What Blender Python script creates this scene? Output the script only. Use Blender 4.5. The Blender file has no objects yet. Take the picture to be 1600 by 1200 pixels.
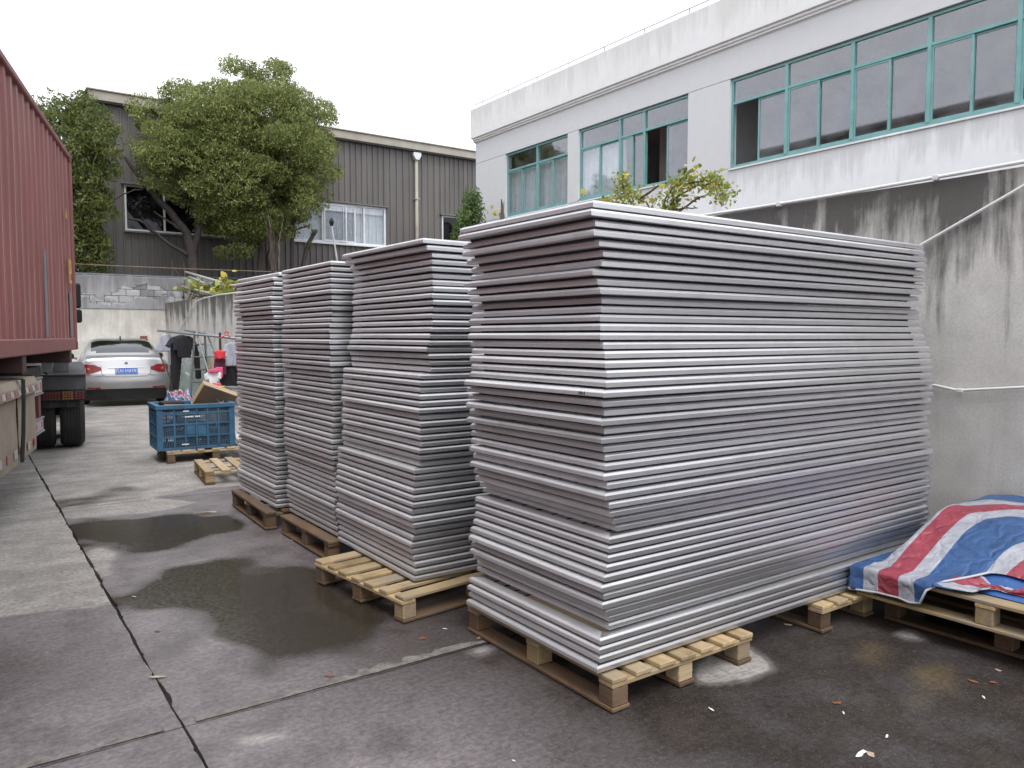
import bpy, bmesh, math, random
import numpy as np
from mathutils import Vector, Matrix
R = math.radians
random.seed(7); rng = np.random.default_rng(7)
scene = bpy.context.scene
COL = scene.collection

# ------------------------------------------------------------------ camera
CAMH, FPX, AZ, PITCH = 1.55, 1210.0, R(35.4), math.atan(75/1210.0)
cam_d = bpy.data.cameras.new('camera'); cam = bpy.data.objects.new('camera', cam_d); COL.objects.link(cam)
cam.location = (0, 0, CAMH); cam.rotation_euler = (R(90)-PITCH, 0, -AZ)
cam_d.sensor_width = 36.0; cam_d.lens = 36.0*FPX/1600.0; cam_d.clip_start = 0.05; cam_d.clip_end = 600
scene.camera = cam

# ------------------------------------------------------------------ sky and sun (overcast)
SUN_EL, SUN_AZ = R(58), R(200)          # azimuth clockwise from +Y
world = bpy.data.worlds.new('World'); scene.world = world; world.use_nodes = True
wn, wl = world.node_tree.nodes, world.node_tree.links
wn.clear()
sky = wn.new('ShaderNodeTexSky'); sky.sky_type = 'NISHITA'; sky.sun_disc = False
sky.sun_elevation = SUN_EL; sky.sun_rotation = SUN_AZ; sky.dust_density = 6; sky.air_density = 1.5
hs = wn.new('ShaderNodeHueSaturation'); hs.inputs['Saturation'].default_value = 0.12
mx = wn.new('ShaderNodeMix'); mx.data_type = 'RGBA'; mx.inputs[0].default_value = 0.82
mx.inputs[7].default_value = (9.9, 10.2, 10.9, 1)            # closed cloud deck
bg = wn.new('ShaderNodeBackground'); bg.inputs['Strength'].default_value = 0.12
wo = wn.new('ShaderNodeOutputWorld')
wl.new(sky.outputs[0], hs.inputs['Color']); wl.new(hs.outputs[0], mx.inputs[6])
wl.new(mx.outputs[2], bg.inputs['Color']); wl.new(bg.outputs[0], wo.inputs['Surface'])
sun_d = bpy.data.lights.new('sun', 'SUN'); sun_d.energy = 1.1; sun_d.angle = R(25); sun_d.color = (1, .97, .93)
sun = bpy.data.objects.new('sun', sun_d); COL.objects.link(sun)
sdir = Vector((math.sin(SUN_AZ)*math.cos(SUN_EL), math.cos(SUN_AZ)*math.cos(SUN_EL), math.sin(SUN_EL)))
sun.rotation_euler = sdir.to_track_quat('Z', 'Y').to_euler()
scene.view_settings.view_transform = 'Standard'; scene.view_settings.look = 'None'
scene.view_settings.exposure = 0.62; scene.view_settings.gamma = 1.0
scene.view_settings.use_curve_mapping = False
scene.cycles.max_bounces = 7; scene.cycles.transparent_max_bounces = 12
scene.cycles.use_denoising = True

# ------------------------------------------------------------------ measuring: a photo point on a real plane
_f = np.array([math.sin(AZ)*math.cos(PITCH), math.cos(AZ)*math.cos(PITCH), -math.sin(PITCH)])
_r = np.array([math.cos(AZ), -math.sin(AZ), 0]); _u = np.cross(_r, _f); _c = np.array([0, 0, CAMH])
def ray(x, y): return _f + _r*(x-800)/FPX - _u*(y-600)/FPX
def gz(x, y, z=0.0): d = ray(x, y); return _c + d*((z-CAMH)/d[2])
def onX(x, y, X): d = ray(x, y); return _c + d*(X/d[0])
def onY(x, y, Y): d = ray(x, y); return _c + d*(Y/d[1])
def dep(x, y, d): return _c + ray(x, y)*d

# ------------------------------------------------------------------ materials
MATS = {}
def nodes(name):
    m = bpy.data.materials.new(name); m.use_nodes = True; MATS[name] = m
    nt = m.node_tree; b = nt.nodes['Principled BSDF']
    return m, nt, b
def N(nt, typ, **kw):
    n = nt.nodes.new(typ)
    for k, v in kw.items():
        if k.startswith('i_'): n.inputs[k[2:].replace('_', ' ')].default_value = v
        else: setattr(n, k, v)
    return n
def noise(nt, vec, scale, detail=4, rough=.55, dist=0.0):
    n = N(nt, 'ShaderNodeTexNoise'); n.inputs['Scale'].default_value = scale; n.inputs['Detail'].default_value = detail
    n.inputs['Roughness'].default_value = rough; n.inputs['Distortion'].default_value = dist
    if vec is not None: nt.links.new(vec, n.inputs['Vector'])
    return n.outputs['Fac']
def ramp(nt, fac, stops):
    r_ = N(nt, 'ShaderNodeValToRGB'); e = r_.color_ramp.elements
    while len(e) < len(stops): e.new(0.5)
    for k, (p, c) in enumerate(stops):
        e[k].position = p; e[k].color = c if len(c) == 4 else (*c, 1)
    nt.links.new(fac, r_.inputs['Fac']); return r_.outputs['Color']
def mixc(nt, fac, a, b, mode='MIX'):
    m = N(nt, 'ShaderNodeMix', data_type='RGBA', blend_type=mode)
    for sock, v in ((0, fac), (6, a), (7, b)):
        if isinstance(v, (int, float)): m.inputs[sock].default_value = v
        elif isinstance(v, tuple): m.inputs[sock].default_value = v if len(v) == 4 else (*v, 1)
        else: nt.links.new(v, m.inputs[sock])
    return m.outputs[2]
def math_(nt, op, a, b=0.0, clamp=False):
    m = N(nt, 'ShaderNodeMath', operation=op, use_clamp=clamp)
    for k, v in ((0, a), (1, b)):
        if isinstance(v, (int, float)): m.inputs[k].default_value = v
        else: nt.links.new(v, m.inputs[k])
    return m.outputs[0]
def pos(nt, scale=(1, 1, 1), obj=False):
    if obj: v = N(nt, 'ShaderNodeTexCoord').outputs['Object']
    else: v = N(nt, 'ShaderNodeNewGeometry').outputs['Position']
    mp = N(nt, 'ShaderNodeMapping'); mp.inputs['Scale'].default_value = scale
    nt.links.new(v, mp.inputs['Vector']); return mp.outputs[0]
def bump(nt, b, h, strength=.2, dist=.01):
    bn = N(nt, 'ShaderNodeBump'); bn.inputs['Strength'].default_value = strength; bn.inputs['Distance'].default_value = dist
    nt.links.new(h, bn.inputs['Height']); nt.links.new(bn.outputs[0], b.inputs['Normal'])
def simple(name, col, rough=.6, metal=0.0, var=.25, scale=6, fine=60, bmp=.15, bdist=.004, obj=False, rnd=0.0, stretch=(1, 1, 1), spec=.5):
    """colour with two scales of weathering, per-object spread, uneven gloss and fine relief"""
    m, nt, b = nodes(name)
    v = pos(nt, stretch, obj)
    n1, n2 = noise(nt, v, scale), noise(nt, v, fine, 3)
    lo = tuple(c*(1-var) for c in col); hi = tuple(min(1, c*(1+var)) for c in col)
    c = mixc(nt, ramp(nt, n1, [(.3, (0, 0, 0)), (.7, (1, 1, 1))]), lo, hi)
    c = mixc(nt, .25, c, ramp(nt, n2, [(.3, lo), (.7, hi)]))
    if rnd:
        oi = N(nt, 'ShaderNodeObjectInfo'); k = math_(nt, 'ADD', math_(nt, 'MULTIPLY', oi.outputs['Random'], 2*rnd), 1-rnd)
        c = mixc(nt, 1.0, c, k, 'MULTIPLY')
    nt.links.new(c, b.inputs['Base Color'])
    b.inputs['Metallic'].default_value = metal; b.inputs['Specular IOR Level'].default_value = spec
    rr = math_(nt, 'ADD', math_(nt, 'MULTIPLY', n1, .3), rough-.15, True); nt.links.new(rr, b.inputs['Roughness'])
    if bmp: bump(nt, b, n2, bmp, bdist)
    return m

simple('steel_dark', (.035, .033, .034), .6, .3, .4)
simple('black_plastic', (.012, .012, .013), .6, 0, .3, spec=.3)
simple('rubber', (.022, .021, .021), .75, 0, .35, 9, 50, .3)
simple('dull_alu', (.20, .20, .205), .5, .5, .25, 12)
simple('galv', (.32, .33, .35), .45, .7, .25, 12)
simple('steel_rust', (.065, .035, .032), .7, .1, .4)
simple('mud_grey', (.06, .06, .064), .6, 0, .4)
simple('grey_paint', (.17, .18, .19), .55, 0, .3)
simple('red_steel', (.15, .045, .04), .6, .1, .35)
simple('white_plastic', (.72, .72, .70), .45, 0, .12, 3, 40, .05)
simple('teal_frame', (.20, .40, .40), .45, .1, .15, 3, 60, .05)
simple('white_frame', (.68, .70, .72), .45, 0, .12, 3, 60, .05)
simple('curtain', (.80, .85, .88), .85, 0, .1, 2, 40, .1, stretch=(1, 1, .3))
simple('room_wall', (.55, .55, .54), .85, 0, .1)
simple('room_floor', (.2, .19, .18), .6)
simple('room_ceiling', (.80, .62, .62), .9, 0, .05)
simple('door_wood', (.28, .21, .17), .6, 0, .15)
simple('fascia', (.36, .33, .28), .6, 0, .2, 2)
simple('roof_sheet', (.16, .155, .15), .6, .3, .2)
simple('bark', (.055, .045, .04), .9, 0, .4, 8, 60, .6, .02)
simple('twig', (.12, .09, .075), .9, 0, .35, 10, 80, .4)
simple('pole_grey', (.38, .37, .36), .7, 0, .2)
simple('soil', (.075, .065, .05), .95, 0, .4, 3, 30, .6, .03)
simple('crate_blue', (.035, .115, .20), .5, 0, .35, 7, 50, .15)
simple('crate_mesh', (.04, .085, .14), .65, 0, .45, 9, 50, .15)
simple('cardboard', (.27, .225, .175), .85, 0, .22, 4, 70, .2)
simple('tape_white', (.42, .38, .37), .5, 0, .2, 10)
simple('tape_red', (.30, .12, .125), .5, 0, .3, 10)
simple('strap', (.02, .02, .02), .7)
simple('lamp_red', (.20, .016, .018), .2, 0, .2, 20, 60, .05)
simple('lamp_dirty_red', (.10, .016, .016), .4, 0, .4, 20)
simple('lamp_dirty_amber', (.20, .075, .015), .4, 0, .4, 20)
simple('lamp_amber', (.5, .16, .02), .25, 0, .2, 20, 60, .05)
simple('chrome', (.6, .6, .62), .15, 1, .05, 5, 50, 0)
simple('plate_blue', (.02, .10, .42), .4, 0, .08, 5, 50, 0)
simple('plate_white', (.8, .8, .8), .4, 0, .03, 5, 50, 0)
simple('yellow_paint', (.55, .36, .03), .6, 0, .25, 20)
simple('cloth_black', (.014, .014, .017), .9, 0, .3, 15, 90, .3)
simple('cloth_navy', (.035, .038, .05), .9, 0, .3, 15, 90, .3)
simple('cloth_grey', (.40, .42, .48), .9, 0, .12, 15, 90, .3)
simple('cloth_white', (.70, .71, .75), .9, 0, .08, 15, 90, .3)
simple('cloth_pink', (.62, .10, .20), .9, 0, .2, 15, 90, .3)
simple('cloth_red', (.6, .04, .05), .8, 0, .2, 15, 90, .3)
simple('cloth_maroon', (.12, .02, .05), .9, 0, .2, 15, 90, .3)
simple('yellow_plastic', (.65, .48, .03), .5, 0, .15)
simple('paper_white', (.72, .72, .72), .7, 0, .1, 20)
simple('dead_leaf', (.20, .075, .03), .7, 0, .3, 25)
simple('dead_leaf_pale', (.42, .33, .24), .7, 0, .3, 25)
simple('blue_wrap', (.03, .10, .30), .35, 0, .3, 12)
simple('hem_white', (.5, .5, .53), .6, 0, .15)
simple('gap_shade', (.05, .04, .042), .8, 0, .3)  # dark tone stands in for the shade in the gaps between frames
simple('ink', (.01, .01, .012), .6, 0, .1)
simple('cable_teal', (.035, .06, .07), .6)
simple('rope', (.20, .15, .10), .9)
simple('brick_red', (.20, .07, .05), .9, 0, .3, 8)

def wood_mat(name, col, dark):
    m, nt, b = nodes(name)
    v = pos(nt, (1, 1, 1), True)
    oi = N(nt, 'ShaderNodeObjectInfo')
    ad = N(nt, 'ShaderNodeVectorMath', operation='ADD'); nt.links.new(v, ad.inputs[0])
    cb = N(nt, 'ShaderNodeCombineXYZ'); nt.links.new(math_(nt, 'MULTIPLY', oi.outputs['Random'], 37), cb.inputs[0])
    nt.links.new(math_(nt, 'MULTIPLY', oi.outputs['Random'], 11), cb.inputs[2]); nt.links.new(cb.outputs[0], ad.inputs[1])
    mp = N(nt, 'ShaderNodeMapping'); mp.inputs['Scale'].default_value = (3, 45, 45); nt.links.new(ad.outputs[0], mp.inputs['Vector'])
    g = noise(nt, mp.outputs[0], 1, 5, .6, .6); st = noise(nt, ad.outputs[0], 5, 4)
    c = mixc(nt, ramp(nt, g, [(.3, (0, 0, 0)), (.72, (1, 1, 1))]), tuple(k*.6 for k in col), col)
    c = mixc(nt, ramp(nt, st, [(.55, (0, 0, 0)), (.75, (.75, .75, .75))]), c, dark)
    gw = noise(nt, ad.outputs[0], 2.2, 5)
    c = mixc(nt, ramp(nt, gw, [(.48, (0, 0, 0)), (.66, (.6, .6, .6))]), c, tuple(sum(col)/3*.72*q for q in (1.08, 1.0, .88)))
    k = math_(nt, 'ADD', math_(nt, 'MULTIPLY', oi.outputs['Random'], .6), .7)
    c = mixc(nt, 1.0, c, k, 'MULTIPLY')
    nt.links.new(c, b.inputs['Base Color']); b.inputs['Roughness'].default_value = .75
    bump(nt, b, g, .35, .004)
wood_mat('pallet_wood', (.50, .365, .195), (.19, .125, .07))
wood_mat('pallet_wet', (.17, .105, .06), (.07, .045, .03))
wood_mat('box_wood', (.50, .37, .22), (.30, .2, .11))
wood_mat('box_dark_wood', (.17, .115, .065), (.10, .065, .04))

def alu_mat(name='aluminium', metal=.92, rough=0.0):
    m, nt, b = nodes(name)
    v = pos(nt, (1, 1, 1), True); oi = N(nt, 'ShaderNodeObjectInfo')
    mp = N(nt, 'ShaderNodeMapping'); mp.inputs['Scale'].default_value = (1.2, 1.2, 130)
    ad = N(nt, 'ShaderNodeVectorMath', operation='ADD'); nt.links.new(v, ad.inputs[0])
    cb = N(nt, 'ShaderNodeCombineXYZ'); nt.links.new(math_(nt, 'MULTIPLY', oi.outputs['Random'], 50), cb.inputs[0]); nt.links.new(cb.outputs[0], ad.inputs[1])
    nt.links.new(ad.outputs[0], mp.inputs['Vector'])
    g = noise(nt, mp.outputs[0], 1.5, 4); s = noise(nt, ad.outputs[0], 3.5, 4); d = noise(nt, ad.outputs[0], 140, 2)
    c = mixc(nt, ramp(nt, g, [(.3, (0, 0, 0)), (.7, (1, 1, 1))]), (.61, .61, .625), (.73, .73, .745))
    c = mixc(nt, ramp(nt, s, [(.5, (0, 0, 0)), (.8, (.6, .6, .6))]), c, (.42, .40, .405))
    k = math_(nt, 'ADD', math_(nt, 'MULTIPLY', oi.outputs['Random'], .30), .84)
    c = mixc(nt, 1.0, c, k, 'MULTIPLY')
    nt.links.new(c, b.inputs['Base Color']); b.inputs['Metallic'].default_value = metal
    nt.links.new(math_(nt, 'ADD', math_(nt, 'MULTIPLY', s, .20), math_(nt, 'ADD', math_(nt, 'MULTIPLY', d, .10), .24+rough)), b.inputs['Roughness'])
    bump(nt, b, g, .04, .002)
alu_mat()
alu_mat('aluminium_brushed', .62, .12)

def concrete_wall(name, base, topz, dark=(.035, .035, .033), amount=1.0, moss=0.0, drip=1.3, blotch=.55, grain=.35, bmp=.45, mott=.16):
    """board-cast concrete with black rain streaks running down from its top edge"""
    m, nt, b = nodes(name)
    p = pos(nt)
    big = noise(nt, p, .9, 5); mid = noise(nt, p, 4, 5); fine = noise(nt, p, 70, 3)
    st = noise(nt, pos(nt, (1.5, 1.5, .22)), 1.6, 8, .66, .6); st2 = noise(nt, pos(nt, (11, 11, .55)), 1.5, 5, .65)
    sx = N(nt, 'ShaderNodeSeparateXYZ'); nt.links.new(N(nt, 'ShaderNodeNewGeometry').outputs['Position'], sx.inputs[0])
    drop = math_(nt, 'DIVIDE', math_(nt, 'SUBTRACT', topz, sx.outputs['Z']), drip)      # 0 at the top edge
    k = math_(nt, 'ADD', math_(nt, 'MULTIPLY', st, 1.5), math_(nt, 'MULTIPLY', st2, .55))
    k = math_(nt, 'ADD', k, math_(nt, 'ADD', math_(nt, 'MULTIPLY', big, .45), math_(nt, 'MULTIPLY', math_(nt, 'SUBTRACT', mid, .5), .45)))
    k = math_(nt, 'SUBTRACT', k, math_(nt, 'ADD', math_(nt, 'MULTIPLY', drop, .42), .72))
    c = mixc(nt, ramp(nt, mid, [(.3, (0, 0, 0)), (.7, (1, 1, 1))]), tuple(q*(1-mott*1.25) for q in base), tuple(min(1, q*(1+mott*.75)) for q in base))
    c = mixc(nt, ramp(nt, math_(nt, 'ADD', math_(nt, 'MULTIPLY', st, .65), math_(nt, 'MULTIPLY', big, .35)), [(.45, (0, 0, 0)), (.68, (blotch,)*3)]), c, tuple(q*.62 for q in base))
    c = mixc(nt, math_(nt, 'MULTIPLY', ramp(nt, k, [(.16, (0, 0, 0)), (.46, (1, 1, 1))]), amount), c, dark)
    if moss:
        mm = math_(nt, 'MULTIPLY', ramp(nt, math_(nt, 'SUBTRACT', big, math_(nt, 'MULTIPLY', drop, .25)), [(.42, (0, 0, 0)), (.55, (1, 1, 1))]), moss)
        c = mixc(nt, mm, c, (.085, .09, .04))
    c = mixc(nt, grain, c, mixc(nt, 1.0, c, ramp(nt, fine, [(.25, (.45, .45, .45)), (.75, (1.4, 1.4, 1.4))]), 'MULTIPLY'))
    nt.links.new(c, b.inputs['Base Color']); b.inputs['Roughness'].default_value = .88
    h = math_(nt, 'ADD', math_(nt, 'MULTIPLY', mid, .6), math_(nt, 'MULTIPLY', fine, .4)); bump(nt, b, h, bmp, .012)
concrete_wall('retaining_concrete', (.60, .58, .55), 2.62, (.065, .062, .060), .88, moss=.15, drip=.85, blotch=.55, grain=.22, bmp=.22, mott=.10)
concrete_wall('render_beige', (.64, .615, .57), 2.38, (.25, .23, .20), .35, drip=.8, blotch=.2)
concrete_wall('block_grey', (.33, .325, .33), 3.4, (.07, .068, .066), .7, drip=1.0)
concrete_wall('mortar_grey', (.32, .318, .33), 3.4, (.10, .10, .10), .5, drip=1.0)
concrete_wall('white_render', (.88, .89, .925), 5.25, (.40, .39, .39), .40, drip=.7, blotch=.06, grain=.06, bmp=.05, mott=.03)
concrete_wall('white_render_top', (.85, .845, .85), 8.95, (.50, .48, .44), .35, drip=.7, blotch=.08, grain=.08, bmp=.06, mott=.04)
def block_mat():
    m, nt, b = nodes('cement_block')
    p = pos(nt); oi = N(nt, 'ShaderNodeObjectInfo')
    c = ramp(nt, oi.outputs['Random'], [(0, (.14, .135, .13)), (.2, (.22, .21, .21)), (.32, (.34, .335, .34)), (1, (.40, .395, .405))])
    mid = noise(nt, p, 7, 5)
    c = mixc(nt, .6, c, mixc(nt, 1.0, c, ramp(nt, mid, [(.3, (.6, .6, .6)), (.7, (1.35, 1.35, 1.35))]), 'MULTIPLY'))
    sm = noise(nt, p, 1.1, 4)
    c = mixc(nt, ramp(nt, sm, [(.44, (0, 0, 0)), (.52, (.9, .9, .9))]), c, (.38, .375, .385))
    nt.links.new(c, b.inputs['Base Color']); b.inputs['Roughness'].default_value = .9; bump(nt, b, mid, .5, .02)
block_mat()

def cladding_mat():
    m, nt, b = nodes('cladding')
    p = pos(nt); st = noise(nt, pos(nt, (3, 3, .12)), 1.5, 5); big = noise(nt, p, .35, 3)
    c = mixc(nt, ramp(nt, st, [(.3, (0, 0, 0)), (.72, (1, 1, 1))]), (.094, .086, .084), (.15, .139, .132))
    c = mixc(nt, ramp(nt, big, [(.4, (0, 0, 0)), (.7, (.6, .6, .6))]), c, (.165, .152, .135))
    nt.links.new(c, b.inputs['Base Color']); b.inputs['Roughness'].default_value = .55
    bump(nt, b, noise(nt, p, 4, 2), .1, .01)
cladding_mat()

def container_mat():
    m, nt, b = nodes('container_red')
    p = pos(nt, (1, 1, 1), True); st = noise(nt, pos(nt, (6, 6, .35), True), 1.5, 5); big = noise(nt, p, .8, 4); fine = noise(nt, p, 28, 4, .65)
    c = mixc(nt, ramp(nt, big, [(.3, (0, 0, 0)), (.7, (1, 1, 1))]), (.19, .067, .063), (.25, .090, .084))
    c = mixc(nt, ramp(nt, st, [(.56, (0, 0, 0)), (.72, (.5, .5, .5))]), c, (.36, .18, .155))
    c = mixc(nt, ramp(nt, fine, [(.60, (0, 0, 0)), (.70, (.7, .7, .7))]), c, (.13, .055, .04))
    wr = N(nt, 'ShaderNodeAttribute', attribute_name='edge_light').outputs['Fac']
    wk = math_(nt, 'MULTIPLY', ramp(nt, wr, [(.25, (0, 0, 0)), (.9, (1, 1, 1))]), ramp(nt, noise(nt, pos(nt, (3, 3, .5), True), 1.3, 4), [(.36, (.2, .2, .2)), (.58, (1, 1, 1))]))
    c = mixc(nt, wk, c, (.46, .29, .265))  # rib edge highlight painted into the colour, broken up like scuffs
    nt.links.new(c, b.inputs['Base Color'])
    nt.links.new(math_(nt, 'ADD', math_(nt, 'MULTIPLY', big, .3), .42), b.inputs['Roughness'])
    bump(nt, b, big, .3, .03)
container_mat()

def paint_mat():
    m, nt, b = nodes('silver_paint')
    p = pos(nt, (1, 1, 1), True); d = noise(nt, p, 3, 4); f = noise(nt, p, 900, 2)
    sx = N(nt, 'ShaderNodeSeparateXYZ'); nt.links.new(p, sx.inputs[0])
    c = mixc(nt, f, (.36, .36, .375), (.47, .47, .485))
    dust = math_(nt, 'MULTIPLY', ramp(nt, math_(nt, 'SUBTRACT', d, math_(nt, 'MULTIPLY', sx.outputs['Z'], .35)), [(.1, (0, 0, 0)), (.5, (1, 1, 1))]), .5)
    c = mixc(nt, dust, c, (.34, .32, .29))
    nt.links.new(c, b.inputs['Base Color']); b.inputs['Metallic'].default_value = .75
    nt.links.new(math_(nt, 'ADD', math_(nt, 'MULTIPLY', d, .2), .24), b.inputs['Roughness'])
    b.inputs['Coat Weight'].default_value = .5; b.inputs['Coat Roughness'].default_value = .12
paint_mat()

def glass_mat(name, tint, refl=.12, rough=.02, dirt=.25):
    m = bpy.data.materials.new(name); m.use_nodes = True; MATS[name] = m; nt = m.node_tree; nt.nodes.clear()
    out = N(nt, 'ShaderNodeOutputMaterial'); tr = N(nt, 'ShaderNodeBsdfTransparent'); gl = N(nt, 'ShaderNodeBsdfGlossy'); di = N(nt, 'ShaderNodeBsdfDiffuse')
    tr.inputs[0].default_value = (*tint, 1); gl.inputs['Roughness'].default_value = rough; gl.inputs[0].default_value = (.92, .93, .98, 1)
    di.inputs[0].default_value = (.45, .45, .46, 1)
    lw_ = N(nt, 'ShaderNodeLayerWeight'); lw_.inputs[0].default_value = .5
    f = math_(nt, 'ADD', math_(nt, 'MULTIPLY', math_(nt, 'POWER', lw_.outputs['Facing'], 4.0), .9), refl, True)
    p = pos(nt); dn = math_(nt, 'MULTIPLY', ramp(nt, noise(nt, p, 2.5, 5), [(.35, (0, 0, 0)), (.8, (1, 1, 1))]), dirt)
    bn = N(nt, 'ShaderNodeBump'); bn.inputs['Strength'].default_value = .03; bn.inputs['Distance'].default_value = .02
    nt.links.new(noise(nt, p, .9, 1), bn.inputs['Height']); nt.links.new(bn.outputs[0], gl.inputs['Normal'])
    m1 = N(nt, 'ShaderNodeMixShader'); m2 = N(nt, 'ShaderNodeMixShader')
    nt.links.new(dn, m1.inputs[0]); nt.links.new(tr.outputs[0], m1.inputs[1]); nt.links.new(di.outputs[0], m1.inputs[2])
    nt.links.new(f, m2.inputs[0]); nt.links.new(m1.outputs[0], m2.inputs[1]); nt.links.new(gl.outputs[0], m2.inputs[2])
    nt.links.new(m2.outputs[0], out.inputs[0])
glass_mat('window_glass', (.93, .94, .95), .11, .02, .16)
glass_mat('dark_glass', (.14, .15, .16), .03, .03, .05)
glass_mat('sheet_glass', (.62, .72, .68), .06, .03, .5)
glass_mat('car_glass', (.10, .12, .11), .10, .02, .05)

def leaf_mat(name, c1, c2, c3, trans=.35):
    m = bpy.data.materials.new(name); m.use_nodes = True; MATS[name] = m; nt = m.node_tree; b = nt.nodes['Principled BSDF']
    at = N(nt, 'ShaderNodeAttribute', attribute_name='tint'); oi = N(nt, 'ShaderNodeObjectInfo')
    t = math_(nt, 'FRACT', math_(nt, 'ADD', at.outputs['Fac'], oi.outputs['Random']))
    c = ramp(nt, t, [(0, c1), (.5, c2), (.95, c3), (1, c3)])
    nt.links.new(c, b.inputs['Base Color']); b.inputs['Roughness'].default_value = .5; b.inputs['Specular IOR Level'].default_value = .35
    tl = N(nt, 'ShaderNodeBsdfTranslucent'); nt.links.new(c, tl.inputs[0])
    ms = N(nt, 'ShaderNodeMixShader'); ms.inputs[0].default_value = trans
    nt.links.new(b.outputs[0], ms.inputs[1]); nt.links.new(tl.outputs[0], ms.inputs[2])
    nt.links.new(ms.outputs[0], nt.nodes['Material Output'].inputs[0])
leaf_mat('leaf_tree', (.10, .135, .04), (.25, .29, .095), (.46, .48, .18), .5)
leaf_mat('leaf_dark', (.07, .10, .03), (.135, .17, .045), (.23, .25, .08), .45)
leaf_mat('leaf_vine', (.19, .26, .055), (.37, .41, .12), (.55, .45, .09))
leaf_mat('leaf_shrub', (.05, .10, .025), (.09, .16, .035), (.16, .22, .06))

def tarp_mat(name, period=1.0):
    m, nt, b = nodes(name)
    at = N(nt, 'ShaderNodeAttribute', attribute_name='stripe')
    fr = math_(nt, 'FRACT', math_(nt, 'MULTIPLY', at.outputs['Fac'], period))
    r_ = N(nt, 'ShaderNodeValToRGB'); r_.color_ramp.interpolation = 'CONSTANT'; e = r_.color_ramp.elements
    B, W, D = (.036, .095, .24, 1), (.36, .37, .42, 1), (.29, .045, .07, 1)
    st = [(0, B), (.28, W), (.44, D), (.66, W), (.82, B)]
    while len(e) < len(st): e.new(.5)
    for k, (p_, c_) in enumerate(st): e[k].position = p_; e[k].color = c_
    nt.links.new(fr, r_.inputs[0])
    p = pos(nt); n = noise(nt, p, 9, 4); f = noise(nt, p, 60, 3)
    c = mixc(nt, .5, r_.outputs[0], mixc(nt, 1.0, r_.outputs[0], ramp(nt, n, [(.3, (.6, .6, .6)), (.7, (1.3, 1.3, 1.3))]), 'MULTIPLY'))
    nt.links.new(c, b.inputs['Base Color']); b.inputs['Roughness'].default_value = .42
    vo = N(nt, 'ShaderNodeTexVoronoi', feature='DISTANCE_TO_EDGE'); vo.inputs['Scale'].default_value = 7
    ds = N(nt, 'ShaderNodeVectorMath', operation='ADD'); nz = N(nt, 'ShaderNodeTexNoise'); nz.inputs['Scale'].default_value = 5; nt.links.new(p, nz.inputs['Vector'])
    sc_ = N(nt, 'ShaderNodeVectorMath', operation='SCALE'); sc_.inputs['Scale'].default_value = .35; nt.links.new(nz.outputs['Color'], sc_.inputs[0])
    nt.links.new(p, ds.inputs[0]); nt.links.new(sc_.outputs[0], ds.inputs[1]); nt.links.new(ds.outputs[0], vo.inputs['Vector'])
    h = math_(nt, 'ADD', math_(nt, 'MULTIPLY', math_(nt, 'MINIMUM', vo.outputs['Distance'], .25), 2.2), math_(nt, 'ADD', n, math_(nt, 'MULTIPLY', f, .25)))
    bump(nt, b, h, .6, .022)
tarp_mat('tarp')

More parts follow.
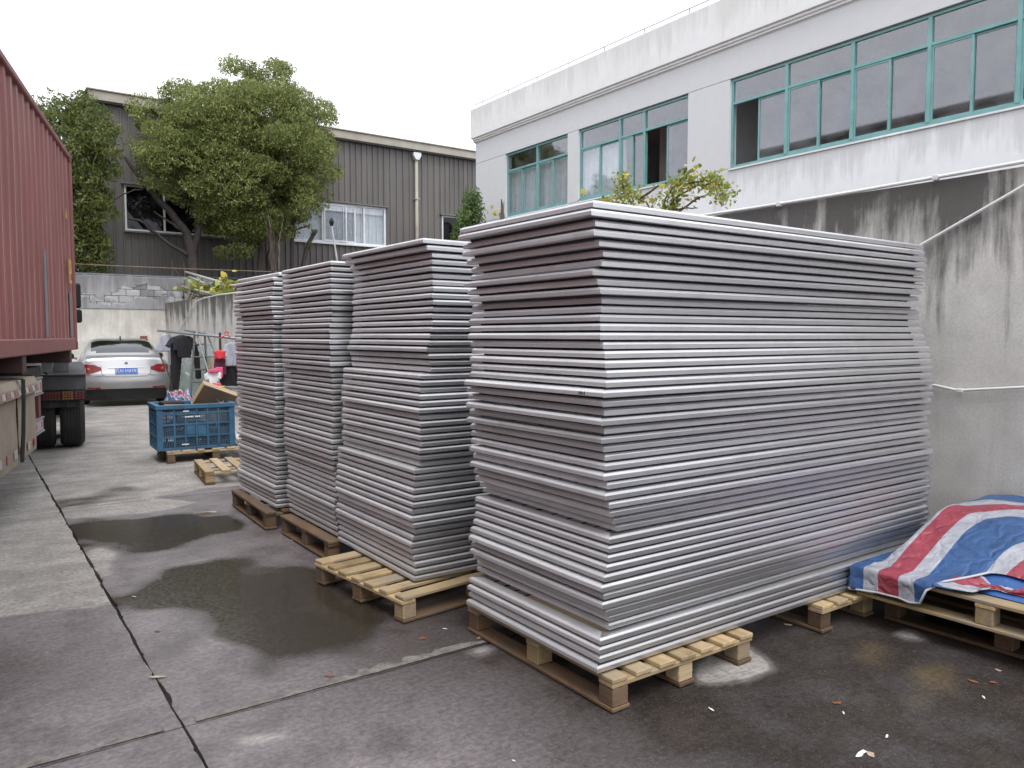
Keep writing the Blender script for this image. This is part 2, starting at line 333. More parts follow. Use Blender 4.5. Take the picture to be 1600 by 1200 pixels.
def ground_mat():
    m, nt, b = nodes('yard_concrete')
    p = pos(nt)
    wet = N(nt, 'ShaderNodeAttribute', attribute_name='wet').outputs['Fac']; pud = N(nt, 'ShaderNodeAttribute', attribute_name='pud').outputs['Fac']
    dirt = N(nt, 'ShaderNodeAttribute', attribute_name='dirt').outputs['Fac']
    big = noise(nt, p, .7, 5); mid = noise(nt, p, 3.2, 6, .6); fine = noise(nt, p, 40, 4, .65); grit = noise(nt, p, 160, 2)
    broom = noise(nt, pos(nt, (7.0, 95, 1)), 1.0, 4, .6)
    dry = mixc(nt, ramp(nt, mid, [(.37, (0, 0, 0)), (.63, (1, 1, 1))]), (.235, .22, .205), (.345, .325, .305))
    dry = mixc(nt, ramp(nt, noise(nt, pos(nt, (.6, 3.5, 1)), 1.2, 5, .6, .8), [(.48, (0, 0, 0)), (.68, (.65, .65, .65))]), dry, (.175, .16, .145))
    dmp = mixc(nt, ramp(nt, mid, [(.37, (0, 0, 0)), (.63, (1, 1, 1))]), (.115, .101, .104), (.215, .190, .196))
    dmp = mixc(nt, ramp(nt, big, [(.4, (0, 0, 0)), (.7, (.6, .6, .6))]), dmp, (.105, .088, .082))
    drk = mixc(nt, ramp(nt, mid, [(.37, (0, 0, 0)), (.63, (1, 1, 1))]), (.015, .012, .010), (.043, .034, .029))
    w1 = ramp(nt, math_(nt, 'ADD', wet, math_(nt, 'MULTIPLY', math_(nt, 'SUBTRACT', fine, .5), .25)), [(.12, (0, 0, 0)), (.42, (1, 1, 1))])
    w2 = ramp(nt, math_(nt, 'ADD', wet, math_(nt, 'MULTIPLY', math_(nt, 'SUBTRACT', mid, .5), .7)), [(.58, (0, 0, 0)), (.92, (1, 1, 1))])
    c = mixc(nt, w1, dry, dmp); c = mixc(nt, w2, c, drk)
    c = mixc(nt, math_(nt, 'MULTIPLY', dirt, .8), c, (.15, .11, .055))
    c = mixc(nt, .45, c, mixc(nt, 1.0, c, ramp(nt, fine, [(.36, (.50, .50, .50)), (.64, (1.55, 1.55, 1.55))]), 'MULTIPLY'))
    c = mixc(nt, .22, c, mixc(nt, 1.0, c, ramp(nt, broom, [(.38, (.55, .55, .55)), (.62, (1.35, 1.35, 1.35))]), 'MULTIPLY'))
    c = mixc(nt, ramp(nt, grit, [(.64, (0, 0, 0)), (.72, (.38, .38, .38))]), c, (.30, .28, .26))
    pm = ramp(nt, math_(nt, 'ADD', pud, math_(nt, 'MULTIPLY', math_(nt, 'SUBTRACT', mid, .5), .35)), [(.30, (0, 0, 0)), (.68, (1, 1, 1))])
    c = mixc(nt, math_(nt, 'MULTIPLY', pm, .85), c, (.036, .030, .021))
    nt.links.new(c, b.inputs['Base Color'])
    rg = mixc(nt, w1, (.85, .85, .85), (.46, .46, .46)); rg = mixc(nt, w2, rg, (.50, .50, .50))
    nt.links.new(mixc(nt, w2, (.5, .5, .5), (.26, .26, .26)), b.inputs['Specular IOR Level'])
    rg = mixc(nt, .5, rg, mixc(nt, 1.0, rg, ramp(nt, mid, [(.3, (.75, .75, .75)), (.7, (1.2, 1.2, 1.2))]), 'MULTIPLY'))
    rg = mixc(nt, pm, rg, ramp(nt, fine, [(.35, (.11, .11, .11)), (.65, (.24, .24, .24))])); nt.links.new(rg, b.inputs['Roughness'])
    h = math_(nt, 'ADD', math_(nt, 'MULTIPLY', fine, .6), math_(nt, 'MULTIPLY', broom, .4))
    bn = N(nt, 'ShaderNodeBump'); bn.inputs['Distance'].default_value = .008
    nt.links.new(math_(nt, 'MULTIPLY', math_(nt, 'SUBTRACT', 1.06, pm), .42), bn.inputs['Strength'])
    nt.links.new(h, bn.inputs['Height']); nt.links.new(bn.outputs[0], b.inputs['Normal'])
ground_mat()
simple('joint_dirt', (.028, .025, .022), .9, 0, .4, 12, 60, .5, .02)
simple('joint_cement', (.18, .165, .15), .9, 0, .55, 14, 50, .6, .01)

# ------------------------------------------------------------------ mesh helpers
class MB:
    def __init__(s): s.v = []; s.f = []
    def add(s, vs, fs):
        o = len(s.v); s.v += [tuple(map(float, p)) for p in vs]; s.f += [tuple(i+o for i in f) for f in fs]; return s
    def box(s, lo, hi, bev=0.0, rot=None, about=None):
        bm = bmesh.new(); bmesh.ops.create_cube(bm, size=1.0)
        c = [(a+b)/2 for a, b in zip(lo, hi)]; d = [abs(b-a) for a, b in zip(lo, hi)]
        for v in bm.verts: v.co = Vector((v.co.x*d[0], v.co.y*d[1], v.co.z*d[2]))
        if bev: bmesh.ops.bevel(bm, geom=list(bm.edges), offset=min(bev, min(d)*.45), segments=1, affect='EDGES')
        M = rot if rot is not None else Matrix.Identity(3)
        pv = Vector(about) if about is not None else Vector(c)
        for v in bm.verts: v.co = M @ (v.co + Vector(c) - pv) + pv
        bm.verts.index_update()
        s.add([v.co for v in bm.verts], [[v.index for v in f.verts] for f in bm.faces]); bm.free(); return s
    def tube(s, pts, r, n=8, cap=True):
        pts = [Vector(p) for p in pts]; rs = r if isinstance(r, (list, tuple)) else [r]*len(pts)
        rings = []; prev = None
        for i, p in enumerate(pts):
            t = (pts[min(i+1, len(pts)-1)] - pts[max(i-1, 0)]).normalized()
            a = Vector((0, 0, 1)) if abs(t.z) < .9 else Vector((1, 0, 0))
            if prev is not None: a = prev
            e1 = (a - t*a.dot(t)).normalized(); e2 = t.cross(e1); prev = e1
            rings.append([p + e1*rs[i]*math.cos(2*math.pi*k/n) + e2*rs[i]*math.sin(2*math.pi*k/n) for k in range(n)])
        vs = [q for rg in rings for q in rg]; fs = []
        for i in range(len(pts)-1):
            for k in range(n): fs.append((i*n+k, i*n+(k+1) % n, (i+1)*n+(k+1) % n, (i+1)*n+k))
        if cap: fs += [tuple(range(n-1, -1, -1)), tuple(range((len(pts)-1)*n, len(pts)*n))]
        return s.add(vs, fs)
    def grid(s, P):
        """P: rows of points -> quad sheet"""
        nr, nc = len(P), len(P[0]); vs = [p for row in P for p in row]
        return s.add(vs, [(i*nc+j, i*nc+j+1, (i+1)*nc+j+1, (i+1)*nc+j) for i in range(nr-1) for j in range(nc-1)])
    def prism(s, poly, z0, z1, axis='z'):
        n = len(poly)
        def P(a, b, t): return {'z': (a, b, t), 'y': (a, t, b), 'x': (t, a, b)}[axis]
        vs = [P(a, b, z0) for a, b in poly] + [P(a, b, z1) for a, b in poly]
        fs = [tuple(range(n-1, -1, -1)), tuple(range(n, 2*n))] + [(i, (i+1) % n, n+(i+1) % n, n+i) for i in range(n)]
        return s.add(vs, fs)
    def mesh(s, name, mat, smooth=False, recalc=True):
        me = bpy.data.meshes.new(name); me.from_pydata(s.v, [], s.f); me.materials.append(MATS[mat])
        if recalc:
            bm = bmesh.new(); bm.from_mesh(me); bmesh.ops.recalc_face_normals(bm, faces=bm.faces); bm.to_mesh(me); bm.free()
        if smooth: me.polygons.foreach_set('use_smooth', [True]*len(me.polygons))
        me.update(); return me
    def build(s, name, mat, parent=None, smooth=False, local=False, recalc=True):
        if parent is not None and not local:
            o = ORG.get(parent.name, Vector((0, 0, 0)))
            s.v = [(a-o.x, b-o.y, c-o.z) for a, b, c in s.v]
        me = s.mesh(name, mat, smooth, recalc); return link(name, me, parent)
ORG = {}
def link(name, me, parent=None, loc=None):
    ob = bpy.data.objects.new(name, me); COL.objects.link(ob)
    if parent is not None:
        ob.parent = parent; ORG[ob.name] = ORG.get(parent.name, Vector((0, 0, 0)))
    if loc is not None: ob.location = loc
    return ob
def tag(o, label=None, cat=None, group=None, kind=None):
    if label: o['label'] = label
    if cat: o['category'] = cat
    if group: o['group'] = group
    if kind: o['kind'] = kind
    return o
def thing(name, label, cat, loc=(0, 0, 0), rotz=0.0, group=None):
    e = bpy.data.objects.new(name, None); COL.objects.link(e); e.location = loc; e.rotation_euler = (0, 0, rotz); e.empty_display_size = .2
    ORG[e.name] = Vector(loc); return tag(e, label, cat, group)
def smooth_angle(o, deg=35):
    me = o.data; me.polygons.foreach_set('use_smooth', [True]*len(me.polygons)); me.set_sharp_from_angle(angle=R(deg)); return o
def text_mesh(txt, size, name, mat, parent, M, extrude=.0015):
    cu = bpy.data.curves.new(name, 'FONT'); cu.body = txt; cu.size = size; cu.extrude = extrude; cu.align_x = 'CENTER'; cu.align_y = 'CENTER'
    to = bpy.data.objects.new(name+'_curve', cu); COL.objects.link(to); bpy.context.view_layer.update()
    me = bpy.data.meshes.new_from_object(to.evaluated_get(bpy.context.evaluated_depsgraph_get())); bpy.data.objects.remove(to)
    me.name = name; me.transform(M); me.materials.clear(); me.materials.append(MATS[mat])
    return link(name, me, parent)
# value noise for the mesh work
_perm = rng.random((256, 256))
def vnoise(x, y):
    x = np.asarray(x, float); y = np.asarray(y, float); xi = np.floor(x).astype(int); yi = np.floor(y).astype(int)
    fx = x-xi; fy = y-yi; fx = fx*fx*(3-2*fx); fy = fy*fy*(3-2*fy)
    g = lambda a, b: _perm[a % 256, b % 256]
    return (g(xi, yi)*(1-fx)+g(xi+1, yi)*fx)*(1-fy) + (g(xi, yi+1)*(1-fx)+g(xi+1, yi+1)*fx)*fy
def fbm(x, y, o=4):
    t = 0; a = .5
    for k in range(o): t = t + a*vnoise(x*2**k+17*k, y*2**k+5*k); a *= .5
    return t
def inpoly(px, py, poly):
    ins = np.zeros(px.shape, bool); n = len(poly)
    for i in range(n):
        x1, y1 = poly[i]; x2, y2 = poly[(i+1) % n]
        c = ((y1 > py) != (y2 > py)) & (px < (x2-x1)*(py-y1)/((y2-y1) if y2 != y1 else 1e-9)+x1); ins ^= c
    return ins
def blur(a, n):
    for _ in range(n):
        b = np.pad(a, 1, mode='edge'); a = (b[1:-1, :-2]+b[1:-1, 1:-1]*2+b[1:-1, 2:])/4
        b = np.pad(a, 1, mode='edge'); a = (b[:-2, 1:-1]+b[1:-1, 1:-1]*2+b[2:, 1:-1])/4
    return a

# ================================================================== GROUND
WALLX, BACKY, TERR = 5.30, 26.4, 2.42
g = MB(); g.add([(-220, -220, -.035), (220, -220, -.035), (220, 220, -.035), (-220, 220, -.035)], [(0, 1, 2, 3)])
ground = tag(g.build('ground', 'joint_dirt'), kind='structure')
G = lambda pts: [tuple(gz(x, y)[:2]) for x, y in pts]
Z24 = lambda pts: G([(x/2.4, 700+y/2.4) for x, y in pts])
DRY_STRIP = Z24([(215, 225), (420, 200), (560, 180), (735, 205), (600, 235), (420, 250), (250, 265)])
DRY_PATCH = Z24([(325, 380), (380, 372), (425, 385), (435, 415), (400, 450), (405, 475), (370, 482)])
LIGHT1 = G([(1078, 1046), (1116, 1012), (1155, 1000), (1200, 1027), (1208, 1047), (1132, 1067), (1092, 1070)])
LIGHT2 = G([(735, 1014), (762, 1004), (775, 1008), (760, 1016)]); LIGHT3 = G([(1395, 990), (1425, 986), (1450, 1003), (1420, 1004)])
LIGHT4 = Z24([(900, 1070), (960, 1040), (1100, 1050), (1130, 1080), (1000, 1125), (920, 1115)])
PUD1 = Z24([(240, 282), (330, 265), (560, 262), (800, 235), (900, 262), (1000, 300), (980, 330), (820, 335), (700, 348), (620, 390), (540, 388), (420, 335), (300, 322)])
PUD2 = Z24([(430, 585), (540, 490), (590, 440), (680, 425), (740, 440), (820, 398), (1000, 395), (1180, 430), (1400, 560), (1380, 700), (1250, 780), (1100, 825), (1000, 802), (880, 757), (720, 695), (590, 682), (690, 632), (640, 618), (520, 632)])
PUD3 = Z24([(210, 178), (330, 168), (520, 150), (790, 133), (815, 158), (560, 178), (390, 186), (230, 196)])
STAIN = G([(1395, 1060), (1440, 1050), (1490, 1055), (1502, 1085), (1450, 1096), (1410, 1090)]); STAIN2 = G([(1322, 1018), (1345, 1013), (1370, 1030), (1355, 1045), (1335, 1040)])
def moisture(X, Y):
    wx = X + (fbm(X*2.2, Y*2.2)-.47)*.55 + (fbm(X*11, Y*11, 3)-.44)*.10; wy = Y + (fbm(X*2.2+40, Y*2.2+9)-.47)*.55 + (fbm(X*11+7, Y*11, 3)-.44)*.10
    wet = np.zeros(X.shape); n1 = fbm(X*.9+3, Y*.9+8)
    left = (X < .67)
    edge_l = 4.95 + (fbm(X*1.6+90, Y*0+2.0)-.47)*.5
    wet = np.where(left & (Y < edge_l), .50+.3*(n1-.47), wet)
    edge_r = 8.15 + (fbm(X*1.3+20, Y*.4)-.47)*.6
    wet = np.where(~left & (wy < edge_r), .50+.35*(n1-.47), wet)
    # the near yard right of the joint has soaked through
    soak = np.clip((X-1.15)/1.2, 0, 1)*np.clip((5.4-Y)/1.6, 0, 1); wet = np.where(~left & (wet > .1), wet+.42*soak, wet)
    brown = np.exp(-(((X+.15)/.55)**2+((Y-4.1)/.55)**2)); wet = np.where(left & (wet > .1), wet+.30*brown, wet)
    for P in (DRY_STRIP, DRY_PATCH, LIGHT3, LIGHT2): wet = np.where(inpoly(X*.7+wx*.3, Y*.7+wy*.3, P), 0.02, wet)
    wet = np.where(inpoly(X*.85+wx*.15, Y*.85+wy*.15, LIGHT1), -.12, wet); wet = np.where(inpoly(wx, wy, LIGHT4), .14, wet)
    pud = np.zeros(X.shape)
    for P in (PUD1, PUD2, PUD3): pud = np.where(inpoly(X*.55+wx*.45, Y*.55+wy*.45, P), 1.0, pud)
    pud = np.where(inpoly(X, Y, PUD3), np.minimum(pud, .62), pud)
    dirt = np.where(inpoly(wx, wy, STAIN) | inpoly(wx, wy, STAIN2), .55*fbm(X*9, Y*9)*2, 0)
    return wet, pud, dirt
def slab(x0, x1, y0, y1, st):
    gap = .007
    nx, ny = max(3, int((x1-x0)/st)), max(3, int((y1-y0)/st))
    xs = np.linspace(x0+gap, x1-gap, nx+1); ys = np.linspace(y0+gap, y1-gap, ny+1)
    X, Y = np.meshgrid(xs, ys)
    wet, pud, dirt = moisture(X, Y)
    if st < .06:
        wet, dirt = blur(wet, 1), blur(dirt, 2); pud = blur(pud, 30)
    pud = np.where(pud > .02, pud + (fbm(X*2.3+11, Y*2.3+4, 5)-.47)*2.3 + (fbm(X*7+3, Y*7, 3)-.44)*.45, 0) - .10
    pud = np.clip(blur(pud, 2) if st < .06 else pud, 0, 1)
    wet = wet + np.clip(pud, 0, .45)*.35*(wet > .2)
    Xd, Yd = X.copy(), Y.copy()
    # chipped, wandering joint edges
    for (arr, other, col) in ((Xd, Y, 0), (Xd, Y, -1)):
        wob = (fbm(other[:, col]*5+col*31, other[:, col]*0+x0*3)-.47)*.022 + np.where(vnoise(other[:, col]*13+9, other[:, col]*0+col) > .84, .007, 0)*(1 if col == 0 else -1)
        arr[:, col] += wob if st < .06 else 0
    for row in (0, -1):
        o_ = X[row, :]; wob = (fbm(o_*5+row*31, o_*0+y0*3)-.47)*.02; Yd[row, :] += wob if st < .06 else 0
    Zd = (fbm(X*.6, Y*.6)-.47)*.010
    ed = np.minimum.reduce([np.abs(X-x0), np.abs(X-x1), np.abs(Y-y0), np.abs(Y-y1)]); Zd = Zd - .006*np.exp(-ed/.02) - .004
    n = X.size; vs = np.stack([Xd.ravel(), Yd.ravel(), Zd.ravel()], 1)
    i, j = np.meshgrid(np.arange(ny), np.arange(nx), indexing='ij'); a = (i*(nx+1)+j).ravel(); W = nx+1
    fs = np.stack([a, a+1, a+1+W, a+W], 1)
    # skirt
    ring = list(range(0, W)) + [k*W+nx for k in range(1, ny+1)] + [ny*W+k for k in range(nx-1, -1, -1)] + [k*W for k in range(ny-1, 0, -1)]
    sk = vs[ring].copy(); sk[:, 2] = -.06; m_ = len(ring)
    f2 = [(ring[k], n+k, n+(k+1) % m_, ring[(k+1) % m_]) for k in range(m_)]
    me = bpy.data.meshes.new('slab'); me.from_pydata(np.vstack([vs, sk]).tolist(), [], fs.tolist()+f2)
    for nm, a_ in (('wet', wet), ('pud', pud), ('dirt', dirt)):
        at = me.attributes.new(nm, 'FLOAT', 'POINT'); at.data.foreach_set('value', np.concatenate([a_.ravel(), a_.ravel()[ring]]).astype(np.float32))
    me.materials.append(MATS['yard_concrete']); me.polygons.foreach_set('use_smooth', [True]*n + [False]*(len(me.polygons)-n) if False else [True]*len(me.polygons)); me.set_sharp_from_angle(angle=R(45)); me.update()
    return link('slab', me, ground)
XC = [-10.7, -6.9, -3.1, .67, WALLX]; YC = [-11.05, -6.3, -1.55, 3.2, 7.95, 12.7, 17.45, 22.2, BACKY]
for a in range(len(XC)-1):
    for c in range(len(YC)-1):
        near = XC[a+1] > 0 and YC[c] < 7 and YC[c] > -3
        slab(XC[a], XC[a+1], YC[c], YC[c+1], .028 if near else (.05 if XC[a+1] > 0 and YC[c] < 9 and YC[c] > 0 else .25))
# crumbling cement fill along the cross joint
for (xa, xb, side) in ((-3.0, .60, 1), (.72, 2.12, 1)):
    n = int((xb-xa)/.012); t = np.linspace(xa, xb, n+1)
    wlo = -.006-.006*fbm(t*9, t*0+1); whi = np.clip(.050+.09*(fbm(t*2.6, t*0+7)-.47)+.10*(fbm(t*17, t*0+3)-.47), .014, .09)
    m = MB(); P = [[(x, 3.2-w1, -.002) for x, w1 in zip(t, wlo)], [(x, 3.2-w1*.9, .0002) for x, w1 in zip(t, wlo)],
                   [(x, 3.2+w2*.8, .0004) for x, w2 in zip(t, whi)], [(x, 3.2+w2, -.002) for x, w2 in zip(t, whi)]]
    m.grid(P); m.build('joint_filler', 'joint_cement', ground)

# raised ground behind the walls
m = MB(); m.box((WALLX+.29, -30, -.03), (60, 70, TERR)); m.box((-60, BACKY+.28, -.03), (WALLX+.288, 70, TERR-.004))
tag(m.build('raised_ground', 'soil'), kind='structure')

# ================================================================== WALLS
rw = thing('retaining_wall', 'tall stained concrete retaining wall behind the frame stacks', 'wall', (WALLX+.14, 8, 0))
m = MB(); yy = np.linspace(-12, BACKY, 150); zz = np.linspace(-.03, 2.58, 16)
P = [[(WALLX+(fbm(y*1.1, z*1.3+5)-.47)*.03, y, z+(0.02*(fbm(y*.8, 3)-.47) if z > 2.5 else 0)) for y in yy] for z in zz]
P = [[tuple(float(q) for q in p) for p in row] for row in P]
P.append([(WALLX+.3, p[1], p[2]-.005) for p in P[-1]]); P.append([(WALLX+.3, p[1], -.03) for p in P[-1]])
m.grid(P); m.build('wall_body', 'retaining_concrete', rw, smooth=False)
bw = thing('back_wall', 'beige rendered yard wall with grey cement blocks on top', 'wall', (0, BACKY+.1, 0))
m = MB(); m.box((-30, BACKY, -.03), (WALLX+.02, BACKY+.27, 2.38)); m.build('rendered_base', 'render_beige', bw)
m = MB(); m.box((-30, BACKY+.03, 2.378), (6.6, BACKY+.25, 3.39)); m.build('mortar_core', 'mortar_grey', bw)
m = MB(); m.box((-30, BACKY-.005, 3.392), (6.6, BACKY+.26, 3.43), .008); m.build('coping', 'mortar_grey', bw)
blk = MB().box((0, 0, 0), (.385, .05, .19), .008).mesh('block', 'cement_block')
for c in range(5):
    for k in range(14):
        x = 1.0 + k*.4 + (.2 if c % 2 else 0)
        o = link('block', blk, bw); o.location = Vector((x, BACKY-.012+random.uniform(-.006, .006), 2.385+c*.201)) - Vector((0, BACKY+.1, 0))

m = MB(); cs = .035
for i in range(int(6.2/cs)):
    for j in range(int(1.0/cs)):
        x, z = .6+i*cs, 2.385+j*cs; q = float(fbm(x*1.6+2, z*3.4+6))+.10*(float(vnoise(x*9, z*18))-.5) + .34*abs((z-2.88)/.5)**1.5
        if q > .50:
            y = BACKY-.021-.006*float(fbm(x*5, z*5)); m.add([(x, y, z), (x+cs, y, z), (x+cs, y, z+cs), (x, y, z+cs), (x, BACKY+.02, z), (x+cs, BACKY+.02, z), (x+cs, BACKY+.02, z+cs), (x, BACKY+.02, z+cs)], [(0, 1, 2, 3), (0, 1, 5, 4), (1, 2, 6, 5), (2, 3, 7, 6), (3, 0, 4, 7)])
m.build('cement_skim', 'mortar_grey', bw)
def pipe(name, pts, r, mat, label, cat, n=10, clips=None):
    t = thing(name, label, cat, tuple(pts[0]))
    o = MB().tube(pts, r, n).build('tube', mat, t, smooth=True)
    for c in clips or []:
        MB().box((c[0]-.012, c[1]-.02, c[2]-r*1.5), (c[0]+r*1.6, c[1]+.02, c[2]+r*1.35), .004).build('clip', mat, t)
    return t
WX = WALLX-.035
WX = WALLX-.03
zs = [(WX, y, 2.595+.012*math.sin(y*1.3)) for y in np.linspace(-4, 7.5, 24)]
pipe('water_pipe', zs, .0125, 'white_plastic', 'long white plastic pipe along the top edge of the retaining wall', 'pipe', clips=[(WX, y, 2.595+.012*math.sin(y*1.3)) for y in (1.4, 2.6, 3.8, 5.0)])
a, b_ = onX(1425, 391, WX), onX(1640, 267, WX)
tt = (2.555-a[2])/(b_[2]-a[2]); e_ = a+(b_-a)*tt
pipe('water_pipe', [a+(a-b_)*.25, a, (a+e_)/2, e_, e_+np.array([0, -.05, .03]), np.array([WX, e_[1]-.12, 2.57]), np.array([WX, -6.0, 2.565])], .0105, 'white_plastic', 'white plastic pipe slanting across the stained retaining wall', 'pipe')
pts = [onX(1380, 590, WX), onX(1456, 601, WX), onX(1492, 609, WX), onX(1500, 610, WX), onX(1600, 605, WX), np.array([WX, 0.5, 1.20]), np.array([WX, -6.0, 1.16])]
pipe('water_pipe', pts, .009, 'white_plastic', 'thin white pipe running low and level on the retaining wall', 'pipe', clips=[pts[3]])

# ================================================================== WHITE BUILDING
XB = 14.0; ZS, ZH, ZC, ZT = 5.25, 7.19, 7.86, 8.93
yb0, yb1 = -8.0, 21.75
wb = thing('white_building', 'white rendered building with teal sliding windows above the retaining wall', 'building', (XB+4, 8, TERR))
wins = [(17.02, 20.05), (12.62, 16.56), (2.2, 11.42)]
def wall_piece(lo, hi, mat='white_render', name='wall_panel'): return MB().box(lo, hi).build(name, mat, wb)
T = .24
wall_piece((XB, yb0, TERR-.1), (XB+T, yb1, ZS-.006))
edges = [yb0] + [e for w in sorted(wins) for e in w] + [yb1]
for k in range(0, len(edges), 2): wall_piece((XB+.001, edges[k], ZS+.006), (XB+T, edges[k+1], ZH-.006))
wall_piece((XB, yb0, ZH+.006), (XB+T, yb1, ZC))
m = MB(); m.box((XB+.03, yb0, ZS-.02), (XB+T-.01, yb1, ZS+.004)); m.build('joint_backing', 'mortar_grey', wb)
# moulding and parapet
m = MB(); prof = [(0, 0), (-.05, .02), (-.05, .055), (-.085, .075), (-.085, .13), (.1, .13), (.1, 0)]
m.prism([(XB+a, ZC+z) for a, z in prof], yb0, yb1+.06, 'y'); m.build('cornice', 'white_render_top', wb)
MB().box((XB-.13, yb0, ZC+.131), (XB+.16, yb1+.12, ZT), .012).build('parapet', 'white_render_top', wb)
MB().box((XB+.16, yb0, ZC), (XB+9, yb1-.2, ZC+.15)).build('roof_slab', 'mortar_grey', wb)
wall_piece((XB+T, yb1-.25, TERR-.1), (XB+9, yb1, ZC), name='end_wall'); wall_piece((XB+8.8, yb0, TERR-.1), (XB+9, yb1, ZC), name='rear_wall')
wall_piece((XB+T, yb0, TERR-.1), (XB+8.8, yb0+.2, ZC), name='end_wall')
# rooms
MB().box((XB+T, yb0+.2, ZS-1.0), (XB+8.8, yb1-.25, ZS-.9)).build('room_floor', 'room_floor', wb)
MB().box((XB+T, yb0+.2, ZH+.12), (XB+8.8, yb1-.25, ZH+.2)).build('ceiling', 'room_ceiling', wb)
for y in (11.9, 16.75): MB().box((XB+T, y, ZS-.9), (XB+6, y+.1, ZH+.12)).build('partition', 'room_wall', wb)
MB().box((XB+6, yb0+.2, ZS-.9), (XB+6.1, yb1-.25, ZH+.12)).build('partition', 'room_wall', wb)
for y0_, y1_ in ((5.0, 5.25), (8.6, 8.85), (10.6, 10.85)): MB().box((XB+1.2, y0_, ZH-.05), (XB+5.5, y1_, ZH+.09), .01).build('ceiling_beam', 'room_ceiling', wb)
dr = MB().box((XB+5.9, 13.2, ZS-.9), (XB+5.98, 14.3, ZH-.1), .01).build('door', 'door_wood', wb)
MB().box((XB+5.86, 13.35, ZS+.2), (XB+5.9, 14.15, ZS+1.2), .03).build('door_panel', 'door_wood', dr)
MB().box((XB+2.0, 15.2, ZS-.9), (XB+2.25, 15.45, ZH+.1), .01).build('column', 'room_ceiling', wb)
def window(y0, y1, mull, opened=(), splits=None):
    """a band of sliding windows: outer frame, transom row, mullions, two sashes per bay, every pane its own"""
    w = MB(); fx0, fx1 = XB+.06, XB+.13; F = .055; zt = ZS+1.38
    w.box((fx0, y0, ZS+.006), (fx1, y1, ZS+.006+F)); w.box((fx0, y0, ZH-.006-F), (fx1, y1, ZH-.006))
    w.box((fx0, y0, ZS+.006+F), (fx1, y0+F, ZH-.006-F)); w.box((fx0, y1-F, ZS+.006+F), (fx1, y1, ZH-.006-F))
    w.box((fx0-.002, y0+F, zt), (fx1+.002, y1-F, zt+F))
    for q in mull: w.box((fx0-.012, q-F*.6, ZS+.006+F), (fx1+.012, q+F*.6, ZH-.006-F))
    fr = w.build('window', 'teal_frame', wb)
    bays = [y0] + list(mull) + [y1]; bays = sorted(bays)
    for k in range(len(bays)-1):
        a, c = bays[k]+.03, bays[k+1]-.03
        MB().box((XB+.09, a, zt+F), (XB+.096, c, ZH-.06)).build('pane', 'window_glass', fr)
        mid = (a+c)/2
        for s_, (p0, p1, dx) in enumerate(((a, mid+.02, .03), (mid-.02, c, 0.0))):
            if (k, s_) in opened: continue
            S = .04; x0 = XB+.072+dx; z0, z1 = ZS+.062, zt-.002
            q = MB(); q.box((x0, p0, z0), (x0+.028, p0+S, z1)); q.box((x0, p1-S, z0), (x0+.028, p1, z1))
            q.box((x0, p0+S, z0), (x0+.028, p1-S, z0+S)); q.box((x0, p0+S, z1-S), (x0+.028, p1-S, z1))
            so = q.build('sash', 'teal_frame', fr)
            MB().box((x0+.011, p0+S, z0+S), (x0+.017, p1-S, z1-S)).build('pane', 'window_glass', so)
    # sloping sill
    MB().prism([(XB-.03, ZS-.05), (XB-.03, ZS-.03), (XB+.10, ZS+.004), (XB+.10, ZS-.05)], y0+.004, y1-.004, 'y').build('sill', 'white_render', fr)
    return fr
Ym = lambda x, y: float(onX(x, y, XB)[1])
W1 = window(*wins[0], [Ym(837, 290)])
W2 = window(*wins[1], [Ym(966, 240), Ym(1004, 230)], opened=((0, 1),))
W3 = window(*wins[2], [Ym(1226, 160), Ym(1329, 140), Ym(1449, 110), Ym(1590, 80), 4.0], opened=((4+1, 1),))
def curtain(y0, y1, parent, ph=0):
    n = int((y1-y0)/.03); t = np.linspace(y0, y1, n+1)
    m = MB(); P = [[(XB+.24+.035*math.sin(y*26+ph+.7*math.sin(y*5))*(1 if z < ZS+1.2 else .6), float(y)+.06*math.sin(y*7)*(ZH-z)*.4, z) for y in t] for z in np.linspace(ZS-.2, ZS+1.45, 8)]
    m.grid(P); o = m.build('curtain', 'curtain', parent, smooth=True); return o
curtain(wins[0][0]-.1, wins[0][1]+.1, W1); curtain(Ym(966, 240)-.0, wins[1][1]+.1, W2, 2)
# lightning wire on the parapet
lw = thing('roof_wire', 'thin lightning wire on short pins along the white parapet', 'wire', (XB-.02, 8, ZT))
MB().tube([(XB-.02, y, ZT+.16+.004*math.sin(y*5)) for y in np.linspace(yb0, yb1, 60)], .015, 6).build('wire', 'galv', lw)
for y in np.arange(yb0+.3, yb1, 1.45): MB().tube([(XB-.02, y, ZT-.01), (XB-.02, y, ZT+.165)], .014, 6).build('pin', 'galv', lw)

# ================================================================== FACTORY
YF = 30.0; ZE = 9.78
fb = thing('factory_building', 'dark brown metal clad factory with beige roof edge behind the trees', 'building', (11, YF+4, TERR))
fw_ = [(4.80, 8.75, 5.22, 6.80), (10.78, 14.76, 5.31, 6.92), (17.5, 19.4, 5.25, 6.86)]
def sheet(w, z0, z1, x):
    key = (round(w, 3), z0, z1)
    if key not in SHEETS:
        n = max(1, round(w/.262)); p = w/n; m = MB(); pl = [(0.0, 0.0)]
        for k in range(n): pl += [(k*p+p*.72, 0.0), (k*p+p*.78, -.045), (k*p+p*.94, -.045), (k*p+p, 0.0)]
        m.grid([[(a, b, z0) for a, b in pl], [(a, b, z1) for a, b in pl]]); SHEETS[key] = m.mesh('cladding_sheet', 'cladding')
    o = link('cladding_sheet', SHEETS[key], fb); o.location = Vector((x, YF, 0)) - ORG[fb.name]
SHEETS = {}
cuts = sorted(set([3.9] + [v for w in fw_ for v in w[:2]] + [27.0]))
